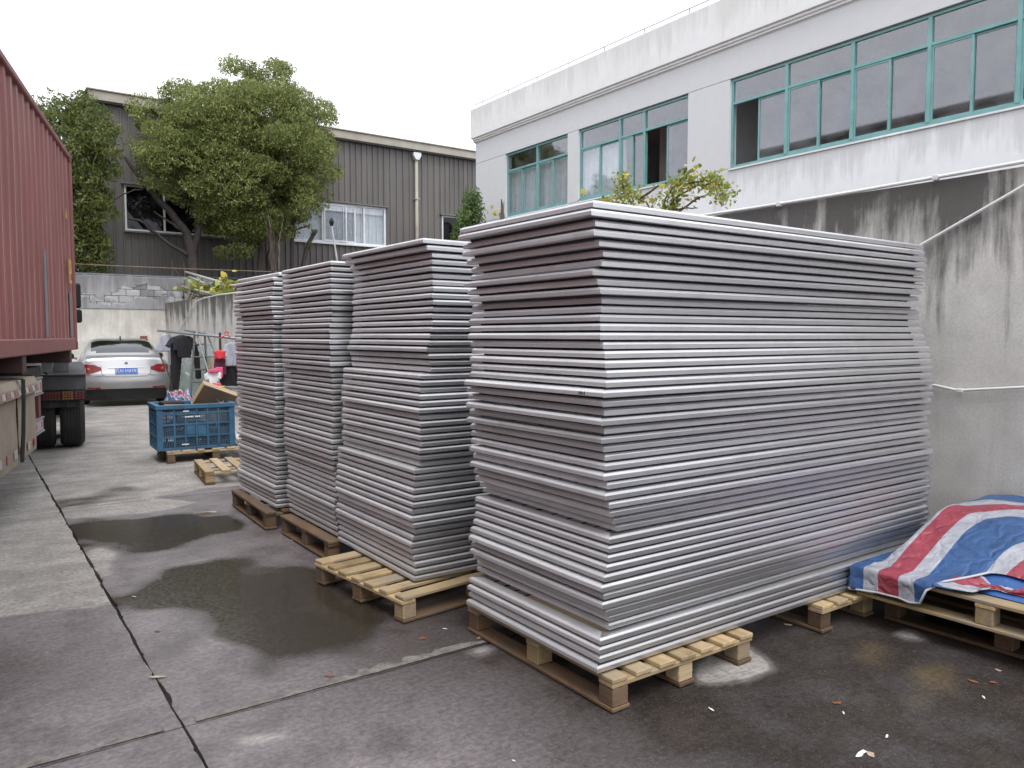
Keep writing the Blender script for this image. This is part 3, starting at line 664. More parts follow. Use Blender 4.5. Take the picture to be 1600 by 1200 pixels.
for k in range(len(cuts)-1):
    a, c = cuts[k], cuts[k+1]; n = max(1, round((c-a)/1.05)); wd = (c-a)/n
    win = [w for w in fw_ if abs(w[0]-a) < 1e-6]
    for q in range(n):
        x = a+q*wd
        if win:
            sheet(wd, TERR-.2, win[0][2]-.05, x); sheet(wd, win[0][3]+.05, 9.5, x)
        else: sheet(wd, TERR-.2, 9.5, x)
MB().box((3.75, YF-.30, 9.47), (27, YF-.22, ZE), .01).build('fascia', 'fascia', fb)
MB().box((3.7, YF-.36, ZE), (27, YF+.4, ZE+.05), .01).build('gutter_edge', 'fascia', fb)
MB().box((3.8, YF-.22, 9.43), (27, YF+.02, 9.47)).build('soffit', 'roof_sheet', fb)
m = MB(); m.add([(3.75, YF, ZE), (27, YF, ZE), (27, YF+9, ZE+1.2), (3.75, YF+9, ZE+1.2)], [(0, 1, 2, 3)]); m.build('roof', 'roof_sheet', fb)
MB().box((3.9, YF+9, TERR), (27, YF+9.2, ZE+1.2)).build('rear_wall', 'cladding', fb)
MB().box((3.9, YF+.06, TERR), (4.05, YF+9, ZE)).build('end_wall', 'cladding', fb); MB().box((27, YF+.03, TERR), (27.2, YF+9, ZE)).build('end_wall', 'cladding', fb)
MB().box((4.1, YF+3.5, TERR), (27, YF+3.6, 9.4)).build('inner_wall', 'room_wall', fb)
def fwin(w, mull, glass, frame_w=.06):
    x0, x1, z0, z1 = w; m = MB(); f = frame_w
    m.box((x0, YF-.05, z0), (x1, YF+.06, z0+f)); m.box((x0, YF-.05, z1-f), (x1, YF+.06, z1)); m.box((x0, YF-.05, z0+f), (x0+f, YF+.06, z1-f)); m.box((x1-f, YF-.05, z0+f), (x1, YF+.06, z1-f))
    for q in mull: m.box((q-f/2, YF-.055, z0+f), (q+f/2, YF+.065, z1-f))
    fr = m.build('window', 'white_frame', fb); e = [x0]+mull+[x1]
    for k in range(len(e)-1): MB().box((e[k]+f/2, YF-.004, z0+f), (e[k+1]-f/2, YF+.004, z1-f)).build('pane', glass, fr)
    MB().box((x0-.1, YF-.16, z1+.002), (x1+.1, YF-.0, z1+.06), .006).build('drip_cap', 'roof_sheet', fr)
    MB().box((x0-.06, YF-.13, z0-.07), (x1+.06, YF+.0, z0-.002), .006).build('sill', 'white_frame' if glass != 'dark_glass' else 'roof_sheet', fr)
    return fr
fwin(fw_[0], [6.08, 7.36], 'dark_glass'); fwin(fw_[2], [18.45], 'dark_glass')
f2 = fwin(fw_[1], [11.98, 13.78], 'window_glass', .07)
# sliding sashes of the lit window and its blinds
for (a, c, dy) in ((12.02, 13.0, -.09), (12.85, 13.4, -.055)):
    q = MB(); S = .055; z0, z1 = 5.37, 6.86
    q.box((a, YF+dy, z0), (a+S, YF+dy+.03, z1)); q.box((c-S, YF+dy, z0), (c, YF+dy+.03, z1)); q.box((a+S, YF+dy, z0), (c-S, YF+dy+.03, z0+S)); q.box((a+S, YF+dy, z1-S), (c-S, YF+dy+.03, z1))
    so = q.build('sash', 'white_frame', f2); MB().box((a+S, YF+dy+.012, z0+S), (c-S, YF+dy+.018, z1-S)).build('pane', 'window_glass', so)
for k in range(22):
    x = 10.9+k*.175; MB().box((x, YF+.12+(k % 2)*.012, 5.3), (x+.165, YF+.128+(k % 2)*.012, 6.9)).build('blind_slat', 'curtain', f2)
dp = thing('drainpipe', 'white drainpipe with a hopper head on the brown factory wall', 'pipe', (16.2, YF-.1, TERR))
MB().tube([(16.2, YF-.12, TERR), (16.2, YF-.12, 9.1)], .075, 12).build('tube', 'fascia', dp, smooth=True)
MB().prism([(16.02, 9.38), (16.38, 9.38), (16.38, 9.25), (16.28, 9.08), (16.12, 9.08), (16.02, 9.25)], YF-.24, YF-.05, 'y').build('hopper', 'white_frame', dp)
for z in (3.6, 5.4, 7.4): MB().box((16.09, YF-.21, z), (16.31, YF-.03, z+.05), .006).build('bracket', 'fascia', dp)

SHZ = 14.2
# the shed across the yard that the windows mirror
ob = thing('opposite_shed', 'long beige shed across the yard mirrored in the upstairs windows', 'building', (-24, 6, 0))
MB().box((-30, -20, -.03), (-18, 42, SHZ)).build('wall', 'fascia', ob)
MB().prism([(-30.4, SHZ), (-17.6, SHZ), (-17.6, SHZ+.2), (-24, SHZ+2.1), (-30.4, SHZ+.2)], -20.3, 42.3, 'y').build('roof', 'roof_sheet', ob)

# ================================================================== PALLETS
def pallet(loc, rot, wx, wy, label, wood='pallet_wood', low='pallet_wet', nb=7, z0=0.0, bw=.095, seed=0):
    """top boards along local Y, stringers along X, nine blocks, three bottom boards along Y; origin at a corner"""
    rs = random.Random(seed); t = thing('pallet', label, 'pallet', (loc[0], loc[1], z0), rot, 'wooden pallets in the yard')
    def part(name, lo, hi, mat, bev=.004):
        # long axis along local X of the piece so that the grain runs along it
        d = [b-a for a, b in zip(lo, hi)]; c = [(a+b)/2 for a, b in zip(lo, hi)]
        alongy = d[1] > d[0]
        L_, W_, H_ = (d[1], d[0], d[2]) if alongy else (d[0], d[1], d[2])
        o = link(name, MB().box((-L_/2, -W_/2, -H_/2), (L_/2, W_/2, H_/2), bev).mesh(name, mat), t)
        o.location = c; o.rotation_euler = (0, 0, (R(90) if alongy else 0)+rs.uniform(-.006, .006)); return o
    h1, h2, h3, h4 = .020, .102, .124, .146
    for k in range(nb):
        x = (wx-bw)*k/(nb-1); w = bw*rs.uniform(.88, 1.05)
        part('top_board', (x, rs.uniform(-.012, .004), h3), (x+w, wy+rs.uniform(-.01, .01), h4-rs.uniform(0, .002)), wood)
    for y in (0.0, wy/2-.045, wy-.09): part('stringer_board', (.002, y+.003, h2), (wx-.002, y+.093, h3-.0005), wood)
    for x in (0.0, wx/2-.05, wx-.10):
        part('bottom_board', (x, .004, .001), (x+.10, wy-.004, h1), low)
        for y in (0.0, wy/2-.05, wy-.10): part('block', (x+.006, y+.006+rs.uniform(0, .01), h1+.0005), (x+.094, y+.096, h2-.0005), wood if rs.random() < .75 else low)
    return t
PH = .146
pallet((2.125, 2.275), 0, .90, 1.12, 'pallet with bare boards sticking out under the near left end of the nearest stack', seed=1)
pallet((3.60, 2.275), 0, .90, 1.12, 'pallet under the right end of the nearest stack', seed=2)
pallet((2.98, 3.80), R(97), .98, 1.10, 'pallet with pale slats jutting out left under the second stack', seed=3)
pallet((3.5, 4.0), 0, .9, .95, 'pallet hidden under the wall end of the second stack', seed=4, low='pallet_wood')
pallet((2.00, 4.98), 0, .95, .98, 'wet brown pallet under the third stack', 'pallet_wet', seed=5)
pallet((3.6, 4.98), 0, .95, .98, 'pallet hidden under the wall end of the third stack', 'pallet_wet', seed=6)
pallet((1.93, 6.12), R(-2), .95, 1.08, 'wet brown pallet under the farthest stack', 'pallet_wet', seed=7)
pallet((3.6, 6.12), 0, .95, 1.08, 'pallet hidden under the wall end of the farthest stack', 'pallet_wet', seed=8)
pallet((2.02, 8.35), R(-6), 1.1, .9, 'empty pallet lying behind the farthest stack', seed=9)
pallet((4.10, 1.02), R(1), .98, 1.20, 'dark wet lower pallet on the ground beneath the tarpaulin pallet', 'pallet_wet', seed=10)
pallet((3.945, 1.0), R(1), 1.0, 1.29, 'pale upper pallet carrying the striped tarpaulin heap', 'pallet_wood', 'pallet_wood', nb=6, z0=PH+.001, seed=11)

# ================================================================== FRAME STACKS
PITCH_F = .0383
ORD = {1: 'first', 2: 'second', 3: 'third'}
def ordinal(n):
    suf = 'th' if 10 <= n % 100 <= 20 else {1: 'st', 2: 'nd', 3: 'rd'}.get(n % 10, 'th')
    return '%d%s' % (n, suf)
RAIL = [(.002, .0088), (0, .0108), (0, .0275), (.0015, .0300), (.0075, .0366), (.0105, .0380), (.060, .0380), (.060, .0088)]
RAIL_S = [(.002, .0112), (0, .0134)] + RAIL[2:-1] + [(.060, .0112)]
STRIP = [(.046, 0), (.046, .0087), (.058, .0087), (.058, 0)]; STRIP_S = [(.046, 0), (.046, .0111), (.058, .0111), (.058, 0)]  # strips filling the gap under the rails, coloured dark as its shade
def rail_mesh(name, length, RAIL=RAIL, mat='aluminium'):
    """mitred box rail along +X, outer face at y=0 (towards -Y)"""
    m = MB(); n = len(RAIL)
    vs = [(a, a, z) for a, z in RAIL] + [(length-a, a, z) for a, z in RAIL]
    m.add(vs, [tuple(range(n-1, -1, -1)), tuple(range(n, 2*n))] + [(i, (i+1) % n, n+(i+1) % n, n+i) for i in range(n)])
    return m.mesh(name, mat)
def make_stack(which, L, S, pts, z0, phrase, rots=None, extra=None):
    lo, sh = rail_mesh('long_rail', L), rail_mesh('short_rail', S, RAIL_S, 'aluminium_brushed')
    slo, ssh = rail_mesh('gap_shade_strip', L, STRIP, 'gap_shade'), rail_mesh('gap_shade_strip', S, STRIP_S, 'gap_shade')
    n = len(pts); out = []
    for k in range(n):                                   # k = 0 is the top frame
        x, y = pts[k]; z = z0 + (n-1-k)*PITCH_F
        lab = ('topmost' if k == 0 else 'lowest' if k == n-1 else ordinal(k+1)+' from top,') + ' aluminium frame ' + phrase
        t = thing('aluminium_frame', lab.replace(', aluminium', ', aluminium'), 'frame', (x, y, z), (rots[k] if rots else 0), 'aluminium frames stacked on pallets')
        t.rotation_euler = (random.gauss(0, .0008), random.gauss(0, .0005), rots[k] if rots else 0)
        for me, nm, lc, rz in ((lo, 'long_rail', (0, 0, 0), 0), (sh, 'short_rail', (L, 0, 0), R(90)), (lo, 'long_rail', (L, S, 0), R(180)), (sh, 'short_rail', (0, S, 0), R(-90))):
            o = link(nm, me, t); o.location = lc; o.rotation_euler = (0, 0, rz)
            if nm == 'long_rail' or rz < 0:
                q_ = link('gap_shade_strip', slo if nm == 'long_rail' else ssh, t); q_.location = lc; q_.rotation_euler = (0, 0, rz)
        out.append(t)
    return out
tanaz = lambda x, y=525: float(ray(x, y)[0]/ray(x, y)[1])
# nearest stack: photo x of the near corner, layer by layer from the top
CA = [926.7, 924, 930, 928, 936, 942.5, 940, 926, 933.7, 938, 940, 939.5, 937, 938, 937.5, 942.5, 944.7, 945.3, 948, 946.7, 942.5, 941.7, 943.7, 939, 943.7, 939.5, 943.3, 945, 945.3, 943, 949,
      945, 951.7, 953.3, 958.7, 962.5, 952, 951, 950, 948, 944, 940, 943, 941, 946, 951, 951, 938, 936.7, 936.7, 933]
RA = [(320, 1440), (340, 1442), (357, 1441), (375, 1441), (386, 1444), (398, 1441), (412, 1438), (427, 1427), (445, 1438), (460, 1437), (468, 1431), (487, 1435), (502, 1438), (517, 1443), (532, 1446), (547, 1448), (563, 1456),
      (578, 1459), (592, 1461), (607, 1467), (619, 1466), (632, 1462), (655, 1461), (675, 1458), (712, 1455), (750, 1459), (787, 1465), (830, 1462), (880, 1460), (940, 1457), (1050, 1452)]
nA = len(CA); LA = 2.60
ya = np.linspace(320, 1050, nA); ra = np.interp(ya, [p[0] for p in RA], [p[1] for p in RA])
Ys = np.array([LA/(tanaz(r_, 525)-tanaz(c_, 525)) for r_, c_ in zip(ra, CA)]); k_ = 2.36/Ys.mean(); LA *= k_; Ys = 2.36+(Ys*k_-2.36)*.85
ptsA = [(float(y*tanaz(c, yy_)), float(y)) for y, c, yy_ in zip(Ys, CA, ya)]
rotA = [random.gauss(0, .0022) for _ in range(nA)]; rotA[7] = -.008; rotA[20] = .010
SA = make_stack('A', LA, 1.02, ptsA, PH+.001, 'in the nearest stack', rotA)
# handwritten size on one frame of the nearest stack
fr = SA[20]; inv = Matrix.Translation((.0, .13, .021)) @ Matrix.Rotation(R(-90), 4, 'Z') @ Matrix.Rotation(R(90), 4, 'X')
mk = text_mesh('100.4', .020, 'handwriting', 'ink', fr, Matrix.Translation((-.0008, 0, 0)) @ inv, .0004); mk['label'] = 'black handwritten number 100.4'
def walk(n, s, lim):
    v = 0; o = []
    for _ in range(n): v = max(-lim, min(lim, v*.86+random.gauss(0, s))); o.append(v)
    return o
nB = 51
CB = [(0, 660), (1, 668), (2, 676), (9, 677), (13, 675), (15, 671), (16, 666), (17, 670), (19, 673), (20, 657), (23, 655), (30, 657), (33, 655), (34, 648), (38, 645), (41, 643), (43, 648), (45, 643), (48, 648), (50, 648)]
cb = np.interp(np.arange(nB), [p[0] for p in CB], [p[1] for p in CB])
wB = walk(nB, .008, .02); ptsB = []
for k in range(nB):
    y = 3.86+wB[k]; ptsB.append((y*tanaz(cb[k]+random.gauss(0, .8), 372+540*k/(nB-1)), y))
make_stack('B', LA*.99, 1.10, ptsB, PH+.001, 'in the second stack', [random.gauss(0, .002)+(.012 if k < 3 else 0) for k in range(nB)])
def stackN(n, cx, Y0, S, phrase, top=0.0):
    w1, w2 = walk(n, .006, .025), walk(n, .007, .03)
    p = [((Y0+w2[k])*tanaz(cx, 600)+w1[k]+(top if k == 0 else 0), Y0+w2[k]) for k in range(n)]
    make_stack('N', LA*.98, S, p, PH+.001, phrase, [random.gauss(0, .0025)+(.03*(top != 0) if k == 0 else 0) for k in range(n)])
stackN(50, 521, 5.03, .98, 'in the third stack')
stackN(50, 428, 6.17, 1.04, 'in the farthest stack', .05)

# ================================================================== CONTAINER AND TRAILER
CA_Z = R(12.8); O = dep(122, 546, 10.5)
cont = thing('shipping_container', 'dark red corrugated shipping container on a trailer along the left', 'container', (O[0], O[1], O[2]), -CA_Z)
CW, CL, CH = 2.44, 12.19, 2.59
EDGE_LIGHT = []  # marks the rib folds that get the painted edge highlight
def side_sheet(x, sgn):
    EDGE_LIGHT.clear(); pl = []; y = -CL+.17; per = .278
    while y < -.17-per*.99:
        for (px_, py_, w_) in ((x, y, 1), (x, y+.009, 0), (x, y+.063, 0), (x, y+.072, 1), (x-sgn*.005, y+.081, 0), (x-sgn*.036, y+.140, 0), (x-sgn*.036, y+.210, 0), (x-sgn*.005, y+.269, 0)): pl.append((px_, py_)); EDGE_LIGHT.append(w_)
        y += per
    pl.append((x, -.165)); EDGE_LIGHT.append(1); rows = []
    for z in np.linspace(.155, CH-.07, 14): rows.append([(a+sgn*.006*(fbm(b*1.3, z*1.1)-.47)*3, b, float(z)) for a, b in pl])
    return MB().grid([[tuple(map(float, p)) for p in r_] for r_ in rows])
for x_, s_ in ((-.03, 1), (-CW+.03, -1)):
    sp_ = side_sheet(x_, s_).build('side_panel', 'container_red', cont, local=True)
    at = sp_.data.attributes.new('edge_light', 'FLOAT', 'POINT'); at.data.foreach_set('value', np.tile(np.array(EDGE_LIGHT, np.float32), 14))
for x0, x1 in ((-.11, 0), (-CW, -CW+.11)):
    MB().box((x0, -CL+.17, .0), (x1, -.17, .155), .012).build('bottom_rail', 'container_red', cont, local=True)
    MB().box((x0+(.03 if x1 == 0 else 0), -CL+.17, CH-.075), (x1-(.0 if x1 == 0 else .03), -.17, CH-.012), .01).build('top_rail', 'container_red', cont, local=True)
    for y0_, y1_ in ((-.165, 0), (-CL, -CL+.165)):
        MB().box((x0-.03 if x1 == 0 else x0, y0_, .118), (x1 if x1 == 0 else x1+.03, y1_, CH-.118), .012).build('corner_post', 'container_red', cont, local=True)
        for z in (0, CH-.118): MB().box((x0-.05 if x1 == 0 else x0-.002, y0_-.002, z), (x1+.003 if x1 == 0 else x1+.05, y1_+.002, z+.118), .01).build('corner_casting', 'red_steel', cont, local=True)
MB().box((-CW+.1, -CL+.1, CH-.05), (-.1, -.1, CH-.02)).build('roof', 'container_red', cont, local=True)
MB().box((-CW+.1, -CL+.1, .1), (-.1, -.1, .16)).build('floor', 'red_steel', cont, local=True)
m = MB(); pl = []; x = -CW+.14
while x < -.14: pl += [(x, -.03), (x+.09, -.03), (x+.13, -.075), (x+.21, -.075)]; x += .25
m.grid([[(a, b, .12) for a, b in pl], [(a, b, CH-.1) for a, b in pl]]); m.build('front_panel', 'container_red', cont, local=True)
m = MB(); m.box((-CW+.13, -CL+.03, .12), (-CW/2-.01, -CL+.09, CH-.12), .01); m.build('door', 'container_red', cont, local=True)
m = MB(); m.box((-CW/2+.01, -CL+.03, .12), (-.13, -CL+.09, CH-.12), .01); m.build('door', 'container_red', cont, local=True)
for x in (-.5, -.95, -1.5, -1.95): MB().tube([(x, -CL-.01, .1), (x, -CL-.01, CH-.1)], .02, 8).build('lock_rod', 'galv', cont, local=True)
# painted marks on the side
MB().add([(.004, -.78, 1.66), (.004, -.64, 1.66), (.004, -.71, 1.80)], [(0, 1, 2)]).build('warning_triangle', 'yellow_paint', cont, local=True)
q = MB(); q.box((.001, -.62, .86), (.005, -.56, 1.16)); q.box((.001, -.56, 1.11), (.005, -.42, 1.16)); q.box((.001, -.47, .98), (.005, -.42, 1.11)); q.box((.001, -.56, .86), (.005, -.40, .90)); q.box((.001, -.56, .98), (.005, -.47, 1.02))
q.build('yellow_marking', 'yellow_paint', cont, local=True)
for (y0_, z0_, z1_) in ((-2.30, .17, 1.12), (-.43, .17, .75)):
    MB().box((-.0295, y0_, z0_), (-.027, y0_+.17, z1_)).build('scuffed_patch', 'grey_paint', cont, local=True)

tr = thing('container_trailer', 'skeletal container trailer with taped side guard and cardboard wrapped box', 'trailer', (O[0], O[1], 0), -CA_Z)
bz = float(O[2])
def lb(lo, hi, name, mat, par=tr, bev=.006): return MB().box(lo, hi, bev).build(name, mat, par, local=True)
for x in (-.80, -1.76): lb((x-.07, -12.3, bz-.55), (x+.07, -.2, bz-.16), 'main_beam', 'steel_dark')
for y in (-12.0, -9.2, -6.5, -3.6, -.55): lb((-2.42, y-.09, bz-.16), (-.02, y+.09, bz-.002), 'cross_bearer', 'steel_rust')
lb((-.62, -2.1, bz-.42), (-.30, -.95, bz-.18), 'gooseneck_box', 'steel_dark')
for x in (-.62, -1.9):
    leg = lb((x-.08, -3.05, .25), (x+.08, -2.87, bz-.16), 'landing_leg', 'steel_dark'); lb((x-.13, -3.1, .19), (x+.13, -2.82, .25), 'foot', 'steel_dark', leg)
# side guard: upper and lower rail, posts, reflective tape
GX = -.06
for z0_, z1_ in ((.96, 1.10), (.56, .68)):
    rl = lb((GX-.045, -5.9, z0_), (GX, -2.47, z1_), 'guard_rail', 'tape_white')
    lb((GX-.05, -5.9, z1_), (GX+.012, -2.46, z1_+.02), 'flange', 'grey_paint', rl); lb((GX-.05, -5.9, z0_-.022), (GX+.012, -2.46, z0_-.001), 'flange', 'grey_paint', rl)
    for k in range(9):
        y = -2.52-k*.16
        MB().box((GX+.001, y-.08, z0_+.03), (GX+.003, y, z1_-.03)).build('reflective_tape', 'tape_red' if k % 2 == 0 else 'tape_white', rl, local=True)
for y in (-2.62, -5.0): lb((GX-.05, y-.06, .68), (GX-.004, y+.06, .958), 'guard_post', 'red_steel'); lb((GX-.55, y-.03, bz-.3), (GX-.05, y+.03, bz-.22), 'guard_arm', 'steel_dark')
def cb_panel(y0, y1, z0, z1, x, name, amp=.012, seed=0):
    P = [[(x+amp*2*(float(fbm(y*3+seed, z*3))-.47), float(y), float(z)) for y in np.linspace(y0, y1, 14)] for z in np.linspace(z0, z1, 10)]
    return MB().grid(P).build(name, 'cardboard', tr, local=True, smooth=True)
bx = lb((-.55, -5.75, .47), (GX+.004, -3.18, 1.12), 'equipment_box', 'cardboard')
cb_panel(-4.02, -3.20, .45, 1.02, GX+.045, 'cardboard_sheet', seed=2); cb_panel(-5.3, -4.12, .43, 1.02, GX+.05, 'cardboard_sheet', seed=9)
fl = MB().grid([[(-.5, y, 1.165) for y in (-5.4, -4.6, -3.9, -3.2)], [(GX+.05, y, 1.16) for y in (-5.4, -4.6, -3.9, -3.2)], [(GX+.075, y, 1.10) for y in (-5.4, -4.6, -3.9, -3.2)], [(GX+.085, y, 1.02) for y in (-5.4, -4.6, -3.9, -3.2)]]).build('cardboard_flap', 'cardboard', tr, local=True)
for k in range(12):
    y = -3.25-k*.16
    MB().add([(GX+.080, y-.12, 1.085), (GX+.080, y, 1.085), (GX+.0875, y, 1.035), (GX+.0875, y-.12, 1.035)], [(0, 1, 2, 3)]).build('reflective_tape', ('tape_red', 'tape_white')[k % 2], fl, local=True)
for z in (.50, .49):
    pass
for k in range(6):
    y = -3.3-k*.3
    MB().box((GX+.058, y-.10, .50), (GX+.064, y, .57)).build('reflective_tape', ('tape_red', 'tape_white')[k % 2], bx, local=True)
MB().tube([(GX+.10, -4.05, 1.17), (GX+.10, -4.06, 1.0), (GX+.085, -4.04, .7), (GX+.07, -4.06, .44)], .016, 6).build('strap', 'strap', tr, local=True)
MB().box((-.5, -4.09, 1.168), (GX+.1, -4.03, 1.178)).build('strap', 'strap', tr, local=True)
# rear bogie, behind the camera's view but part of the trailer
def wheel(par, c, r=.52, w=.28, name='wheel', hub='grey_paint'):
    wl_ = bpy.data.objects.new(name, None); COL.objects.link(wl_); wl_.parent = par; wl_.location = c
    prof = [(-w/2+.02, r*.56), (-w/2, r*.62), (-w/2, r*.90), (-w/2+.035, r*.975), (-w/2+.06, r)]
    nt_ = 5; tw = (w-.12)/nt_
    for k in range(nt_):
        a = -w/2+.06+k*tw; prof += [(a+tw*.80, r), (a+tw*.82, r-.014), (a+tw*.98, r-.014), (a+tw, r)]
    prof += [(w/2-.035, r*.975), (w/2, r*.90), (w/2, r*.62), (w/2-.02, r*.56)]
    n = 36; m = MB(); P = [[(x, rr*math.cos(2*math.pi*k/n), rr*math.sin(2*math.pi*k/n)) for x, rr in prof] for k in range(n+1)]
    m.grid(P); smooth_angle(m.build('tyre', 'rubber', wl_, local=True), 30)
    m = MB(); hp = [(-w/2+.03, r*.57), (-w/4, r*.5), (-w/4, r*.3), (-w/2+.02, r*.26), (-w/2+.02, 0), ]
    P = [[(x, rr*math.cos(2*math.pi*k/n), rr*math.sin(2*math.pi*k/n)) for x, rr in [(w/2-.03, r*.57), (w/4, r*.5), (w/4, r*.3), (w/2-.02, r*.26), (w/2-.02, 0.001)]] for k in range(n+1)]
    m.grid(P); smooth_angle(m.build('rim', hub, wl_, local=True), 30)
    return wl_
for y in (-9.0, -10.4):
    for x in (-.17, -.50, -1.94, -2.27): wheel(tr, (x, y, .52))
    lb((-2.3, y-.06, .46), (-.15, y+.06, .58), 'axle', 'steel_dark')
for x in (-.8, -1.76): lb((x-.05, -10.8, .58), (x+.05, -8.6, bz-.54), 'suspension', 'steel_dark')

# tractor unit, its cab hidden in front of the container
tp = gz(112, 697); tk = thing('truck_tractor', 'truck tractor unit under the front of the red container', 'truck', (tp[0]+.02, tp[1]+.04, 0), -R(5.0))
for y in (0.0, 1.36):
    for x in (0.0, -.35, -1.95, -2.30): wheel(tk, (x, y, .52), .52, .30)
    lb((-2.3, y-.07, .45), (0, y+.07, .59), 'axle', 'steel_dark', tk)
wheel(tk, (-.03, 4.9, .52), .52, .30); wheel(tk, (-2.27, 4.9, .52), .52, .30); lb((-2.2, 4.84, .47), (-.1, 4.96, .57), 'axle', 'steel_dark', tk)
for x in (-.72, -1.58): lb((x-.05, -.85, .78), (x+.05, 6.0, 1.02), 'chassis_rail', 'steel_dark', tk)
lb((-1.58, -.86, .72), (-.72, -.78, 1.0), 'end_beam', 'steel_dark', tk)
for sx, x0, x1 in ((1, -.52, .17), (-1, -2.47, -1.78)):
    # mudguard: flat rear plate, curved top, torn rubber flap, lamp bar
    P = []
    for a in np.linspace(20, 90, 10):
        yy_, z_ = -.60*math.cos(R(a)), .55+.60*math.sin(R(a)); P.append([(x0, yy_, z_), (x1, yy_, z_)])
    P += [[(x0, 1.36+.60*math.sin(R(a)), .55+.60*math.cos(R(a))) for _ in (0,)] + [(x1, 1.36+.60*math.sin(R(a)), .55+.60*math.cos(R(a)))] for a in np.linspace(0, 80, 8)]
    P2 = [[(a[0], a[1], a[2]) for a in r_] for r_ in P]
    mg = MB().grid(P2).build('mudguard', 'mud_grey', tk, local=True, smooth=True)
    lb((x0, -.66, .83), (x1, -.622, 1.02), 'rear_plate', 'mud_grey', mg)
    lb((x0, -.70, 1.021), (x1, -.45, 1.045), 'lip', 'mud_grey', mg)
    fl_ = MB().grid([[(x, -.63+.015*math.sin(x*30), z) for x in np.linspace(x0+.06, x1-.08, 12)] for z in (.70, .64, .60+0)]).build('rubber_flap', 'rubber', mg, local=True)
    lp = lb((x0+.0, -.69, .69), (x1-.0, -.625, .825), 'tail_lamp', 'black_plastic', tk)
    w_ = (x1-x0)
    segs = [('lamp_red', .02, .56), ('lamp_amber', .59, .78), ('lamp_red', .80, .97)] if sx > 0 else [('lamp_red', .03, .20), ('lamp_amber', .22, .41), ('lamp_red', .44, .98)]
    for mt, a, c in segs:
        ln = MB()
        nn = max(2, int((c-a)*w_/.032))
        for k in range(nn):
            for z_ in (.705, .735, .765, .790):
                xa = x0+w_*a+(c-a)*w_*k/nn; ln.box((xa+.001, -.700, z_), (xa+(c-a)*w_/nn-.003, -.688, z_+.026), .004)
        ln.build('lens', mt.replace('lamp_', 'lamp_dirty_'), lp, local=True)
MB().tube([(-.55, .35, 1.14), (-.55, .95, 1.14)], .14, 14).build('air_tank', 'grey_paint', tk, local=True, smooth=True)
lb((-.20, -.30, 1.05), (-.02, -.12, 1.30), 'battery_box', 'grey_paint', tk); lb((-.34, -.32, 1.05), (-.21, -.14, 1.22), 'valve_block', 'galv', tk)
lb((-1.6, -.1, 1.03), (-.7, 1.2, 1.10), 'fifth_wheel', 'steel_dark', tk)
for k in range(5): MB().tube([(-.7+.1*k, -.7, .95+.03*k), (-.6+.1*k, -.45, 1.08-.03*k), (-.5+.09*k, -.2, 1.0), (-.42+.08*k, .3, 1.06)], .012, 6).build('air_hose', 'black_plastic', tk, local=True)
cab = MB(); cab.prism([(3.4, .75), (5.75, .75), (5.85, 1.5), (5.6, 2.6), (5.2, 3.05), (3.5, 3.1)], -2.36, -.02, 'x'); cabo = cab.build('cab', 'red_steel', tk, local=True)
lb((-.021, 4.3, 1.75), (-.012, 5.3, 2.5), 'side_window', 'car_glass', cabo, .002)
for x0, x1 in ((.06, .30), (-2.68, -2.44)):
    mi = lb((x0, 5.55, 2.12), (x1, 5.68, 2.62), 'mirror', 'black_plastic', tk, .03); lb((x0+.02, 5.57, 1.82), (x1+.01, 5.69, 2.09), 'lower_mirror', 'black_plastic', mi, .03)
    MB().tube([(x0-.1 if x0 > 0 else x1+.1, 5.5, 2.66), ((x0+x1)/2, 5.6, 2.66), ((x0+x1)/2, 5.6, 1.85)], .018, 6).build('mirror_arm', 'black_plastic', mi, local=True)

